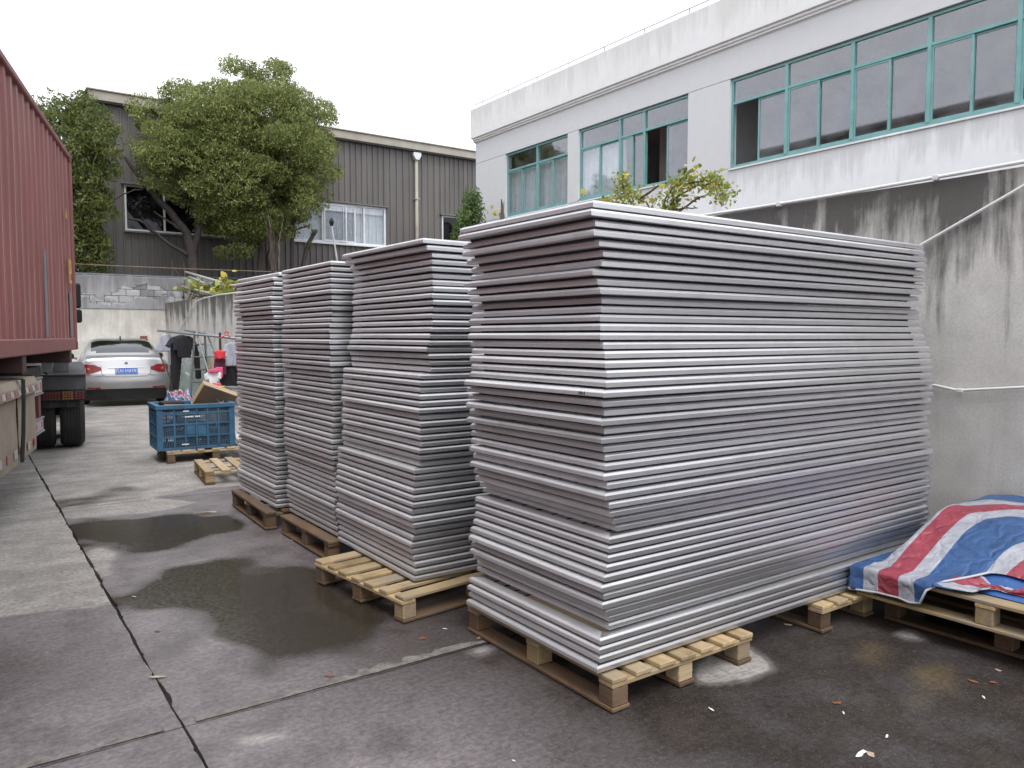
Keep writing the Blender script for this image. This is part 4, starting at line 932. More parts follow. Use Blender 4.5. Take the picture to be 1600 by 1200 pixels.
# ================================================================== CAR
def make_car():
    cl = gz(135, 632); cr = gz(252, 632); mid = (cl+cr)/2
    head = R(4.5)
    t = thing('parked_car', 'silver sedan parked facing the back wall, seen from behind', 'car', (float(mid[0])+.02, float(mid[1])-.35, 0), -head)
    # stations along the car (local y forward from the rear), keys of the half section
    # per station: y, then (half width, height) for: floor edge, sill, bumper crease, shoulder, belt, glass top, roof centre
    ST = [
     (0.00, (.60, .26), (.76, .36), (.80, .58), (.80, .78), (.77, .93), (.66, 1.015), (.0, 1.035)),
     (0.10, (.66, .22), (.84, .32), (.885, .56), (.885, .80), (.83, .97), (.68, 1.05), (.0, 1.075)),
     (0.30, (.70, .20), (.87, .29), (.905, .56), (.905, .82), (.84, .98), (.68, 1.065), (.0, 1.09)),
     (0.62, (.72, .19), (.88, .28), (.91, .56), (.91, .84), (.84, .985), (.66, 1.09), (.0, 1.11)),
     (1.00, (.72, .19), (.88, .28), (.912, .56), (.91, .85), (.84, .985), (.64, 1.27), (.0, 1.305)),
     (1.45, (.72, .19), (.88, .28), (.912, .56), (.91, .85), (.84, .98), (.61, 1.41), (.0, 1.455)),
     (2.10, (.72, .19), (.88, .28), (.912, .56), (.91, .85), (.84, .97), (.60, 1.44), (.0, 1.49)),
     (2.70, (.72, .19), (.88, .28), (.912, .56), (.91, .84), (.84, .96), (.60, 1.40), (.0, 1.45)),
     (3.35, (.72, .19), (.88, .28), (.912, .56), (.905, .82), (.83, .94), (.70, 1.06), (.0, 1.10)),
     (3.90, (.72, .20), (.87, .28), (.90, .55), (.88, .78), (.78, .89), (.55, .95), (.0, .97)),
     (4.40, (.66, .22), (.82, .30), (.85, .50), (.82, .68), (.68, .78), (.45, .83), (.0, .85)),
     (4.62, (.50, .26), (.66, .34), (.70, .48), (.66, .60), (.5, .68), (.3, .71), (.0, .72))]
    ys = np.array([s[0] for s in ST]); A = np.array([[list(q) for q in s[1:]] for s in ST])      # st x key x 2
    def cr_interp(xk, vk, x):
        i = int(np.clip(np.searchsorted(xk, x)-1, 0, len(xk)-2)); i0, i3 = max(i-1, 0), min(i+2, len(xk)-1)
        tt = (x-xk[i])/(xk[i+1]-xk[i]); p1, p2 = vk[i], vk[i+1]
        m1 = (p2-vk[i0])/(xk[i+1]-xk[i0])*(xk[i+1]-xk[i]); m2 = (vk[i3]-p1)/(xk[i3]-xk[i])*(xk[i+1]-xk[i])
        return (2*tt**3-3*tt**2+1)*p1+(tt**3-2*tt**2+tt)*m1+(-2*tt**3+3*tt**2)*p2+(tt**3-tt**2)*m2
    NY, SUB = 60, 5
    yy_ = np.concatenate([np.linspace(0, .62, 16), np.linspace(.66, 4.62, NY-16)]); rows = []
    keyx = np.arange(7.0)
    for y in yy_:
        K = np.array([cr_interp(ys, A[:, k, :], y) for k in range(7)])
        row = []
        for s in range(6*SUB+1):
            w, z = cr_interp(keyx, K, s/SUB); row.append((max(w, 0.0), z))
        row[-1] = (0.0, row[-1][1]); rows.append(row)
    nj = 6*SUB+1
    bulge = lambda w, z: .06*(1-min(1, (w/.85))**2)            # plan curvature of the tail
    V = []; 
    for sgn in (1, -1):
        g_ = []
        for i, y in enumerate(yy_):
            k = max(0, 1-y/.5)
            g_.append([(sgn*w, y-bulge(w, z)*k - (.03*math.exp(-((z-.52)/.14)**2))*k + (.10*max(0, z-.70)/.3)*max(0, 1-y/.12), z) for w, z in rows[i]])
        V.append(g_)
    body = MB(); rear = MB(); sidew = MB(); front = MB()
    for g_, sgn in zip(V, (1, -1)):
        for i in range(len(yy_)-1):
            for j in range(nj-1):
                q = [g_[i][j], g_[i][j+1], g_[i+1][j+1], g_[i+1][j]]; y = (yy_[i]+yy_[i+1])/2; wmid = sum(abs(p[0]) for p in q)/4; zmid = sum(p[2] for p in q)/4
                tgt = body
                if .72 < y < 1.36 and j >= 5*SUB-1 and wmid < .60: tgt = rear
                elif 2.86 < y < 3.42 and j >= 5*SUB: tgt = front
                elif 1.15 < y < 3.0 and 4*SUB+1 <= j < 5*SUB-1 and not (1.9 < y < 2.0): tgt = sidew
                tgt.add(q, [(0, 1, 2, 3)])
    # tail face: between the two halves of the first station
    NL = 12
    for j in range(nj-1):
        a0, a1 = V[0][0][j], V[0][0][j+1]
        for l in range(NL):
            f0, f1 = 1-2*l/NL, 1-2*(l+1)/NL
            def pt(p, f): w = p[0]*f; return (w, p[1]+bulge(p[0], p[2])-bulge(w, p[2]), p[2])
            body.add([pt(a0, f0), pt(a1, f0), pt(a1, f1), pt(a0, f1)], [(0, 1, 2, 3)])
    def fin(m, nm, mt):
        o = m.build(nm, mt, t, local=True); bm = bmesh.new(); bm.from_mesh(o.data); bmesh.ops.remove_doubles(bm, verts=bm.verts, dist=.0008); bmesh.ops.recalc_face_normals(bm, faces=bm.faces); bm.to_mesh(o.data); bm.free(); smooth_angle(o, 40); return o
    bo = fin(body, 'body', 'silver_paint'); fin(rear, 'rear_window', 'car_glass'); fin(sidew, 'side_windows', 'car_glass'); fin(front, 'windscreen', 'car_glass')
    tail = lambda x, z: -bulge(abs(x), z)-.03*math.exp(-((z-.52)/.14)**2)+.10*max(0, z-.70)/.3
    def patch(poly, mat, name, par, off=.008, n=14):
        """a piece laid on the tail: polygon in (x, z) filled with small cells"""
        xs = np.linspace(min(p[0] for p in poly), max(p[0] for p in poly), n*2); zs_ = np.linspace(min(p[1] for p in poly), max(p[1] for p in poly), n)
        m = MB()
        for i in range(len(xs)-1):
            for j in range(len(zs_)-1):
                cx, cz = (xs[i]+xs[i+1])/2, (zs_[j]+zs_[j+1])/2
                if inpoly(np.array([cx]), np.array([cz]), poly)[0]:
                    cs = [(xs[i], zs_[j]), (xs[i+1], zs_[j]), (xs[i+1], zs_[j+1]), (xs[i], zs_[j+1])]
                    fr_ = [(x, tail(x, z)+side_in(x)-off, z) for x, z in cs]; bk = [(x, p[1]+.05, z) for (x, z), p in zip(cs, fr_)]
                    m.add(fr_+bk, [(0, 1, 2, 3), (0, 4, 5, 1), (1, 5, 6, 2), (2, 6, 7, 3), (3, 7, 4, 0)])
        return m.build(name, mat, par, local=True)
    side_in = lambda x: .25*max(0, (abs(x)-.76))**1.2*3
    for s in (1, -1):
        lamp = patch([(s*.50, .80), (s*.50, .86), (s*.62, .915), (s*.80, .93), (s*.86, .90), (s*.865, .80), (s*.80, .735), (s*.66, .745)], 'lamp_red', 'tail_lamp', t, .012, 20)
        patch([(s*.71, .81), (s*.76, .815), (s*.77, .85), (s*.72, .855)], 'lamp_amber', 'lens', lamp, .016, 6)
        patch([(s*.52, .39), (s*.78, .40), (s*.78, .43), (s*.52, .42)], 'lamp_red', 'reflector', t, .012, 6)
    patch([(-.76, .14), (.76, .14), (.80, .385), (-.80, .385)], 'black_plastic', 'lower_bumper', t, .014, 8)
    patch([(-.36, .845), (.36, .845), (.36, .858), (-.36, .858)], 'chrome', 'trim_strip', t, .014, 5)
    pl_ = patch([(-.225, .71), (.225, .71), (.225, .835), (-.225, .835)], 'plate_blue', 'number_plate', t, .020, 8)
    text_mesh('苏N·H4392'.replace('·', ' '), .125, 'plate_number', 'plate_white', pl_, Matrix.Translation((0, tail(0, .77)-.0245, .772)) @ Matrix.Scale(.80, 4, (1, 0, 0)) @ Matrix.Rotation(R(90), 4, 'X'), .0008)
    # boot lid shut line and badge
    MB().tube([(s_*x, tail(x, z)-.003, z) for s_, x, z in ((-1, .50, .90), (-1, .49, .72), (-1, .40, .655), (1, 0, .645), (1, .40, .655), (1, .49, .72), (1, .50, .90))], .005, 5).build('boot_seam', 'steel_dark', t, local=True)
    MB().prism([(-.03, .92), (.03, .92), (.034, .955), (0, .985), (-.034, .955)], tail(0, .95)-.012, tail(0, .95)+.05, 'y').build('badge', 'chrome', t, local=True)
    for x0, x1 in ((-.62, -.46), (.46, .58)): patch([(x0, .672), (x1, .672), (x1, .69), (x0, .69)], 'galv', 'lettering_strip', t, .012, 3)
    MB().prism([(1.30, 1.42), (1.55, 1.49), (1.48, 1.545), (1.44, 1.545)], -.012, .012, 'x').build('roof_fin', 'black_plastic', t, local=True)
    for x in (-.50, -.40): MB().tube([(x, -.07, .235), (x, .15, .235)], .035, 12, cap=False).build('exhaust_pipe', 'galv', t, local=True)
    for s in (1, -1):
        mi = MB().box((s*.93 if s > 0 else -1.11, 3.02, .98), (1.11 if s > 0 else s*.93, 3.14, 1.12), .035).build('door_mirror', 'black_plastic', t, local=True)
        MB().tube([(s*.86, 3.1, .98), (s*.98, 3.08, 1.02)], .03, 6).build('mirror_stalk', 'silver_paint', mi, local=True)
        for y in (.98, 3.72): wheel(t, (s*.80, y, .31), .315, .205, hub='galv')
    # seats seen through the rear window
    for x in (-.38, .38): MB().box((x-.2, 1.05, .95), (x+.2, 1.2, 1.18), .05).build('headrest', 'black_plastic', t, local=True)
make_car()

# ================================================================== BLUE CRATE ON ITS PALLET
c0 = gz(246, 706, PH); c1 = gz(368, 697, PH); cv = Vector((c1-c0)[:]); CWD = cv.length; cang = math.atan2(cv.y, cv.x)
pc = Vector(c0) + Matrix.Rotation(cang, 3, 'Z') @ Vector((.10, -.05, 0))
pallet((pc.x, pc.y), cang, 1.15, .85, 'pallet under the blue plastic crate', seed=21)
cr_ = thing('plastic_crate', 'large blue mesh plastic crate standing on a pallet', 'crate', (c0[0], c0[1], PH+.001), cang)
CD, CHT = .66, .56
def cbx(lo, hi, name, mat='crate_blue', par=None, bev=.005): return MB().box(lo, hi, bev).build(name, mat, par or cr_, local=True)
for x in (0, CWD-.07):
    for y in (0, CD-.07): cbx((x, y, .0), (x+.07, y+.07, CHT-.055), 'corner_post')
m = MB(); R0 = .012
m.box((-R0, -R0, CHT-.055), (CWD+R0, .045, CHT), .006); m.box((-R0, CD-.045, CHT-.055), (CWD+R0, CD+R0, CHT), .006); m.box((-R0, .045, CHT-.054), (.045, CD-.045, CHT-.001)); m.box((CWD-.045, .045, CHT-.054), (CWD+R0, CD-.045, CHT-.001)); m.build('rim', 'crate_blue', cr_, local=True)
cbx((.01, .01, .006), (CWD-.01, CD-.01, .03), 'floor', 'crate_mesh')
m = MB()
for z in (.0, .155, .305, .44):
    m.box((.07, .002, z), (CWD-.07, .034, z+.022)); m.box((.07, CD-.034, z), (CWD-.07, CD-.002, z+.022)); m.box((.002, .07, z), (.034, CD-.07, z+.022)); m.box((CWD-.034, .07, z), (CWD-.002, CD-.07, z+.022))
m.build('horizontal_ribs', 'crate_blue', cr_, local=True)
for k in range(1, 6):
    x = .07+(CWD-.14)*k/6
    for y in (.001, CD-.035): cbx((x-.010, y, .022), (x+.010, y+.034, CHT-.056), 'rib', bev=0)
for k in range(1, 3):
    y = .07+(CD-.14)*k/3
    for x in (.001, CWD-.035): cbx((x, y-.01, .022), (x+.034, y+.01, CHT-.056), 'rib', bev=0)
def meshpanel(n, ax, at, name='mesh_panel'):
    m = MB(); w = (CWD if ax == 'x' else CD)-.14
    for k in range(n):
        a = .07+w*(k+.5)/n
        if ax == 'x': m.box((a-.0035, at, .02), (a+.0035, at+.008, CHT-.06))
        else: m.box((at, a-.0035, .02), (at+.008, a+.0035, CHT-.06))
    for z in np.arange(.03, CHT-.06, .026):
        if ax == 'x': m.box((.07, at+.001, z), (CWD-.07, at+.007, z+.0065))
        else: m.box((at+.001, .07, z), (at+.007, CD-.07, z+.0065))
    o = m.build(name, 'crate_mesh', cr_, local=True); o['kind'] = 'stuff'; return o
meshpanel(40, 'x', .014); meshpanel(40, 'x', CD-.022); meshpanel(20, 'y', .014); meshpanel(20, 'y', CWD-.022)
wd = (CWD-.14)/6
for k in (2, 3): cbx((.07+wd*k+.012, .006, .177), (.07+wd*(k+1)-.012, .02, .303), 'blank_panel')
for x, z, w in ((.30, .470, .07), (.32, .40, .10), (.44, .40, .06), (.28, .06, .08)): MB().box((x, -.0015, z), (x+w, .001, z+.014)).build('white_marking', 'paper_white', cr_, local=True)
# things in the crate
Mc = Matrix.Translation(Vector((c0[0], c0[1], PH))) @ Matrix.Rotation(cang, 4, 'Z')
def incrate(p): return tuple((Mc @ Vector(p))[:])
bxp = incrate((.74, .30, .56)); wbx = thing('wooden_box', 'shallow wooden box tilted up out of the blue crate', 'box', bxp, 0)
wbx.rotation_euler = (R(-62), R(22), cang+R(8))
W_, D_, H_ = .46, .34, .12
for lo, hi, mt in (((-W_/2, -D_/2, 0), (W_/2, D_/2, .014), 'box_dark_wood'), ((-W_/2, -D_/2, .0145), (W_/2, -D_/2+.016, H_), 'box_wood'), ((-W_/2, D_/2-.016, .0145), (W_/2, D_/2, H_), 'box_wood'), ((-W_/2, -D_/2+.017, .0145), (-W_/2+.016, D_/2-.017, H_), 'box_wood'), ((W_/2-.016, -D_/2+.017, .0145), (W_/2, D_/2-.017, H_), 'box_wood')):
    MB().box(lo, hi, .003).build('board', mt, wbx, local=True)
MB().tube([(.05+.045*math.cos(a), -.05+.03*math.sin(a), -.004-.02*math.sin(a)) for a in np.linspace(0, math.pi, 8)], .005, 6).build('ring_handle', 'galv', wbx, local=True)
pw = thing('wooden_plank', 'pale plank lying along the rim inside the blue crate', 'plank', incrate((.30, .10, .50)), cang+R(-3)); pw.rotation_euler = (R(-18), R(2), cang+R(-4))
MB().box((-.2, -.05, 0), (.24, .07, .05), .004).build('board', 'box_wood', pw, local=True)
dk = thing('black_tray', 'black tray edge inside the left end of the blue crate', 'tray', incrate((.22, .36, .46)), cang); MB().box((-.12, -.14, 0), (.14, .14, .12), .01).build('body', 'black_plastic', dk, local=True)
jk = thing('scrap_bundle', 'grey scrap filling the blue crate below its contents', 'scrap', incrate((.1, .1, .03)), cang)
m = MB()
for _ in range(26):
    x, y, z = random.uniform(0, CWD-.3), random.uniform(0, CD-.25), random.uniform(.0, .26); s = random.uniform(.06, .16)
    m.box((x, y, z), (x+s*1.4, y+s, z+s*.8), .01, Matrix.Rotation(random.uniform(-.6, .6), 3, random.choice('XYZ')))
m.build('scrap', 'grey_paint', jk, local=True)
bg_ = gz(378, 690, .02); bgt = thing('plastic_bag', 'small white bag on the pallet beside the blue crate', 'bag', incrate((CWD+.10, .05, .0)))
def blob(name, c, rx, ry, rz, mat, par, seed=0, amp=.25, n=16):
    P = []
    for i in range(n+1):
        th = math.pi*i/n; row = []
        for j in range(2*n+1):
            ph = 2*math.pi*(j % (2*n))/(2*n); k = 1+amp*(float(fbm(math.cos(ph)*1.7+seed+5, math.sin(ph)*1.7+th*1.5+9))-.47)*2
            row.append((c[0]+rx*k*math.sin(th)*math.cos(ph), c[1]+ry*k*math.sin(th)*math.sin(ph), max(0.001, c[2]+rz*k*math.cos(th))))
        P.append(row)
    return MB().grid(P).build(name, mat, par, local=True, smooth=True)
blob('film', (0, 0, .09), .09, .09, .09, 'paper_white', bgt, 3, .35)

# ================================================================== CLOTHES CORNER
p1, p2 = Vector(dep(247, 516.5, 17.4)), Vector(dep(392, 531, 15.6)); pdir = (p2-p1).normalized()
pole = thing('clothes_pole', 'long aluminium pole holding the washing beside the car', 'pole', tuple(p1))
MB().tube([p1, p2], .026, 10).build('tube', 'galv', pole, smooth=True)
q1 = Vector(dep(290, 516.5, 17.2))
pole2 = thing('clothes_pole', 'second aluminium pole resting just behind the washing', 'pole', tuple(q1))
MB().tube([q1+Vector((0, 0, .01)), Vector(dep(395, 534, 15.9))], .026, 10).build('tube', 'galv', pole2, smooth=True)
# step ladder carrying the poles
lt = Vector(dep(313, 520, 16.75)); lad = thing('step_ladder', 'aluminium step ladder holding up the clothes poles', 'ladder', (lt.x, lt.y, 0))
ld = Vector((pdir.x, pdir.y, 0)).normalized(); ln_ = Vector((-ld.y, ld.x, 0))
top = lt.z+.03
for s in (-.17, .17):
    a_ = Vector((lt.x, lt.y, top)) + ln_*s*.7 - ld*.02; bt = Vector((lt.x, lt.y, 0)) + ln_*s*1.35 - ld*.10
    MB().tube([a_, bt], .022, 6).build('rail', 'dull_alu', lad)
    a2 = Vector((lt.x, lt.y, top)) + ln_*s*.7 + ld*.03; b2 = Vector((lt.x, lt.y, 0)) + ln_*s*1.35 + ld*.95
    MB().tube([a2, b2], .018, 6).build('rear_rail', 'dull_alu', lad)
for k in range(1, 6):
    f_ = k/6; z = top*(1-f_)
    a_ = Vector((lt.x, lt.y, z)) + ln_*(-.17)*(.7+.65*f_) - ld*(.02+.08*f_); b2 = Vector((lt.x, lt.y, z)) + ln_*(.17)*(.7+.65*f_) - ld*(.02+.08*f_)
    MB().tube([a_, b2], .016, 6).build('rung', 'dull_alu', lad)
    a3 = Vector((lt.x, lt.y, z)) - ld*(.02+.08*f_)+ln_*.13; b3 = Vector((lt.x, lt.y, z)) + ld*(.03+.92*f_)+ln_*.13
    if k in (2, 4): MB().tube([a3, b3], .012, 6).build('brace', 'dull_alu', lad)
def garment(name, label, cat, hang, outline, mat, yaw=0.0, thick=.05, seed=0, cell=.014, extra=None, hook=True):
    """cloth hung from a point: outline in metres, (0,0) at the hanging point, z down is negative; draped with folds front and back"""
    t = thing(name, label, cat, tuple(hang)); d = Vector((math.cos(yaw), math.sin(yaw), 0)); nrm = Vector((-d.y, d.x, 0))
    xs = np.arange(min(p[0] for p in outline), max(p[0] for p in outline)+cell, cell); zs_ = np.arange(min(p[1] for p in outline), max(p[1] for p in outline)+cell, cell)
    CX, CZ = np.meshgrid(xs[:-1]+cell/2, zs_[:-1]+cell/2); ins = inpoly(CX, CZ, outline); m = MB(); idx = {}
    def vid(i, j, side):
        k = (i, j, side)
        if k not in idx:
            x, z = float(xs[i]), float(zs_[j]); fold = .022*math.sin(x*34+seed+2*math.sin(z*3))*min(1, -z*3+.2)+.03*(float(fbm(x*5+seed, z*3))-.47)
            # the rim closes, the middle is puffed
            e = 0
            for di, dj in ((0, 0), (-1, 0), (0, -1), (-1, -1)):
                a, b = j+dj, i+di
                if 0 <= a < ins.shape[0] and 0 <= b < ins.shape[1] and ins[a, b]: e += 1
            th = thick*.5*(1 if e == 4 else .12)
            p = d*x + nrm*(fold+side*th) + Vector((0, 0, z)); idx[k] = len(m.v); m.v.append(tuple(p))
        return idx[k]
    for j in range(ins.shape[0]):
        for i in range(ins.shape[1]):
            if not ins[j, i]: continue
            for side in (1, -1): m.f.append(tuple(vid(a, b, side) for a, b in ((i, j), (i+1, j), (i+1, j+1), (i, j+1))))
            for (di, dj, c1_, c2_) in ((-1, 0, (i, j), (i, j+1)), (1, 0, (i+1, j), (i+1, j+1)), (0, -1, (i, j), (i+1, j)), (0, 1, (i, j+1), (i+1, j+1))):
                a, b = j+dj, i+di
                if not (0 <= a < ins.shape[0] and 0 <= b < ins.shape[1] and ins[a, b]): m.f.append((vid(*c1_, 1), vid(*c2_, 1), vid(*c2_, -1), vid(*c1_, -1)))
    m.build('fabric', mat, t, local=True, smooth=True)
    if hook: MB().tube([Vector((0, 0, -.03)), Vector((0, 0, .03)), nrm*.02+Vector((0, 0, .05)), nrm*.035+Vector((0, 0, .03))], .004, 5).build('hanger_hook', 'galv', t, local=True)
    return t
shirt = lambda w, h, sl, so=.16: [(-.06, -.03), (-w/2+.04, -.07), (-w/2-so*.6, -.10-sl), (-w/2-so*.6+.11, -.12-sl), (-w/2+.02, -.22), (-w/2+.01, -h), (w/2-.01, -h), (w/2-.02, -.22), (w/2+so*.6-.11, -.12-sl), (w/2+so*.6, -.10-sl), (w/2-.04, -.07), (.06, -.03)]
tee = lambda w, h: [(-.07, -.03), (-w/2, -.08), (-w/2-.12, -.26), (-w/2-.02, -.31), (-w/2+.05, -.2), (-w/2+.04, -h), (w/2-.04, -h), (w/2-.05, -.2), (w/2+.02, -.31), (w/2+.12, -.26), (w/2, -.08), (.07, -.03)]
trou = lambda w, h: [(-w/2, 0), (-w/2-.02, -.25), (-w/2+.0, -h), (-w/2+.17, -h), (-.01, -.36), (.03, -.36), (w/2-.14, -h), (w/2+.02, -h), (w/2+.02, -.25), (w/2, 0)]
def onpole(px): t_ = (px-247)/(392-247); return p1.lerp(p2, t_)
CY = AZ*-1
vy = math.atan2(pdir.y, pdir.x)
vside = R(-22)     # hung square to the pole, half turned to the yard
garment('hanging_shirt', 'pale grey long sleeved top at the left end of the clothes pole', 'shirt', onpole(262)-Vector((0, 0, .03)), shirt(.34, .42, .30), 'cloth_grey', vside, seed=1)
garment('hanging_shirt', 'dark navy short sleeved shirt on the clothes pole by the car', 'shirt', onpole(281)-Vector((0, 0, .03))+Vector((.05, -.1, 0)), tee(.46, .36), 'cloth_navy', vside, seed=2)
garment('hanging_trousers', 'long black trousers hanging below the dark shirts', 'trousers', onpole(283)-Vector((0, 0, .16))+Vector((0, .1, 0)), [(-.16, 0), (-.17, -.3), (-.20, -1.10), (-.02, -1.10), (.06, -.4), (.10, -.36), (.15, 0)], 'cloth_black', vside, seed=3, hook=False)
garment('hanging_shirt', 'black long sleeved shirt hanging against the ladder', 'shirt', onpole(296)-Vector((0, 0, .03))+Vector((0, .05, 0)), [(-.05, -.02), (-.2, -.08), (-.2, -.5), (.08, -.5), (.10, -.3), (.16, -.96), (.28, -.95), (.25, -.40), (.16, -.10), (.05, -.02)], 'cloth_black', vside, seed=4)
garment('hanging_shirt', 'pale grey sweatshirt next to the nearest end of the pole', 'shirt', onpole(366)-Vector((0, 0, .06)), shirt(.40, .52, .36, .10), 'cloth_grey', vside, seed=5)
garment('hanging_trousers', 'black shorts hanging below the pale sweatshirt', 'trousers', onpole(366)-Vector((0, 0, .56))+Vector((.02, .06, 0)), [(-.24, 0), (-.26, -.44), (.26, -.46), (.24, 0)], 'cloth_black', vside, seed=6, hook=False)
garment('hanging_shirt', 'dark maroon garment at the right end of the washing', 'shirt', onpole(380)-Vector((0, 0, .08)), [(-.10, 0), (-.14, -.55), (.16, -.55), (.14, 0)], 'cloth_maroon', vside, seed=7)
kd = Vector(dep(333, 580, 15.4))
garment('hanging_shirt', 'white baby shirt with a pink collar on the ladder', 'shirt', kd, [(-.09, 0), (-.17, -.07), (-.16, -.2), (-.09, -.17), (-.02, -.36), (.06, -.36), (.10, -.15), (.16, -.15), (.15, -.04), (.08, 0)], 'cloth_white', vside, .04, 8, .012)
garment('hanging_collar', 'crumpled pink collar cloth over the white baby shirt', 'cloth', kd+Vector((0, -.04, .03)), [(-.10, 0), (-.11, -.05), (-.04, -.07), (.08, -.06), (.10, 0), (.03, .03)], 'cloth_pink', vside, .05, 9, .01, hook=False)
garment('hanging_trousers', 'small spotted pink trousers below the baby shirt', 'trousers', Vector(dep(338, 598, 15.3)), [(-.07, 0), (-.10, -.30), (-.02, -.34), (.0, -.2), (.05, -.24), (.13, -.20), (.08, 0)], 'cloth_pink', vside, .04, 10, .012, hook=False)
garment('hanging_cloth', 'small dark pink cloth hanging behind the baby shirt', 'cloth', Vector(dep(342, 574, 15.5)), [(-.07, 0), (-.08, -.22), (.08, -.20), (.08, 0)], 'cloth_pink', vside, .03, 11, hook=False)
garment('hanging_cloth', 'crumpled bright red cloth hanging on the clothes stand', 'cloth', Vector(dep(343, 549, 15.7)), [(-.13, 0), (-.10, -.07), (-.12, -.13), (.0, -.16), (.12, -.13), (.10, -.05), (.13, 0), (.0, .03)], 'cloth_red', vside, .06, 12, hook=False)
garment('hanging_bag', 'dark patterned bag hanging below the red cloth', 'bag', Vector(dep(342, 560, 15.8)), [(-.09, 0), (-.10, -.34), (.14, -.34), (.12, 0)], 'cloth_maroon', vside, .07, 13, hook=False)
yl = Vector(dep(347, 603, 15.2)); yt = thing('yellow_tub', 'narrow yellow plastic piece beside the pink clothes', 'plastic', tuple(yl-Vector((0, 0, .14))))
MB().box((-.05, -.03, 0), (.05, .03, .14), .008).build('body', 'yellow_plastic', yt, local=True); MB().box((-.03, -.035, .02), (-.01, .035, .12)).build('grip', 'black_plastic', yt, local=True)
MB().box((-.035, -.028, -1.0+(1.0-(yl.z-.14))), (.035, .028, -.001)).build('stem', 'black_plastic', yt, local=True)
hp = Vector(dep(354, 521, 15.9)); hg = thing('red_hanger', 'red plastic hanger on the clothes pole', 'hanger', tuple(hp))
MB().tube([(.035*math.cos(a), 0, .035*math.sin(a)) for a in np.linspace(-.5, 3.6, 12)], .012, 6).build('hook', 'cloth_red', hg, local=True); MB().tube([(-.16, 0, -.10), (0, 0, -.03), (.16, 0, -.10)], .01, 6).build('bar', 'cloth_red', hg, local=True)
# panes of glass, boards and a low shelf leaning behind the washing
def leaner(name, label, cat, quad, mat, th=.012):
    q = [Vector(p) for p in quad]; n = (q[1]-q[0]).cross(q[3]-q[0]).normalized()*th
    bl = min(q, key=lambda p: p.z); t = thing(name, label, cat, tuple(bl))
    MB().add([tuple(p) for p in q]+[tuple(p+n) for p in q], [(0, 1, 2, 3), (4, 5, 6, 7), (0, 1, 5, 4), (1, 2, 6, 5), (2, 3, 7, 6), (3, 0, 4, 7)]).build('sheet', mat, t); return t
def gnd(px, d): p = Vector(dep(px, 600, d)); p.z = 0; return p
def lq(x0, x1, ztop, d0, d1): a, b = gnd(x0, d0), gnd(x1, d0); c, e = gnd(x1, d1), gnd(x0, d1); c.z = e.z = ztop; return [a, b, c, e]
leaner('glass_sheet', 'large greenish glass sheet leaning behind the washing', 'glass', lq(276, 312, 1.36, 18.2, 18.6), 'sheet_glass')
leaner('glass_sheet', 'smaller glass sheet leaning behind the ladder', 'glass', lq(312, 338, 1.36, 18.1, 18.5), 'sheet_glass')
leaner('steel_plate', 'grey steel upright standing left of the glass sheets', 'plate', lq(265, 273, 1.28, 18.0, 18.2), 'grey_paint', .05)
for k, (x0, lab) in enumerate(((326, 'left of two pale timber battens behind the baby shirt'), (332, 'right of two pale timber battens behind the baby shirt'))):
    leaner('timber_batten', lab, 'timber', lq(x0, x0+4, 1.05, 16.6+.1*k, 17.2+.1*k), 'box_wood', .03)
tp_ = gnd(345, 16.0); post = thing('wooden_post', 'thin brown post standing among the washing', 'post', tuple(tp_)); MB().tube([tp_, tp_+Vector((.02, .05, 1.62))], .025, 8).build('shaft', 'bark', post)
sh_ = gnd(340, 15.2); sh2 = gnd(388, 14.6); shf = thing('low_bench', 'low metal bench behind the blue crate', 'bench', tuple(sh_)); dv = (sh2-sh_); nv = Vector((-dv.y, dv.x, 0)).normalized()*.3
for z in (.52,): MB().add([tuple(p+Vector((0, 0, z+h))) for h in (0, .04) for p in (sh_, sh2, sh2+nv, sh_+nv)], [(0, 1, 2, 3), (4, 5, 6, 7), (0, 1, 5, 4), (1, 2, 6, 5), (2, 3, 7, 6), (3, 0, 4, 7)]).build('top', 'galv', shf)
for p in (sh_.lerp(sh2, .02), sh2.lerp(sh_, .3), sh_+nv*.9, sh2+nv*.9): MB().tube([p+Vector((0, 0, .52)), p+dv.normalized()*.12], .02, 6).build('leg', 'galv', shf)
# tarpaulin bundle on the ground
def tarp_mesh(name, P, S, mat, par, local=True, thick=.004):
    nr, nc = len(P), len(P[0]); me = bpy.data.meshes.new(name)
    me.from_pydata([tuple(map(float, p)) for r_ in P for p in r_], [], [(i*nc+j, i*nc+j+1, (i+1)*nc+j+1, (i+1)*nc+j) for i in range(nr-1) for j in range(nc-1)])
    at = me.attributes.new('stripe', 'FLOAT', 'POINT'); at.data.foreach_set('value', np.array([s for r_ in S for s in r_], np.float32))
    me.materials.append(MATS[mat]); me.polygons.foreach_set('use_smooth', [True]*len(me.polygons)); me.update()
    o = link(name, me, par); md = o.modifiers.new('sheet_thickness', 'SOLIDIFY'); md.thickness = thick; md.offset = 0; return o
tb = gnd(281, 15.9); tbt = thing('tarpaulin_bundle', 'small bundled striped tarpaulin on the ground beside the car', 'tarpaulin', tuple(tb), R(-25))
P = []; S = []
for i in range(41):
    u = i/40*2-1; row = []; sr = []
    for j in range(61):
        v = j/60*2-1; rr = math.sqrt(u*u+v*v*.95); h = max(0, 1-rr**2.2)
        z = .47*h*(.75+.6*(float(fbm(u*2.2+3, v*2.6+1))-.3)) + .05*math.sin(u*9+v*13+4*float(fbm(u*2, v*2)))*h
        row.append((v*.42*(1+.15*math.sin(u*5)), u*.36, max(.004, z))); sr.append(v*2.6+1.6*float(fbm(u*2.5, v*2.5))+u*1.9+3)
    P.append(row); S.append(sr)
tarp_mesh('sheet', P, S, 'tarp', tbt)
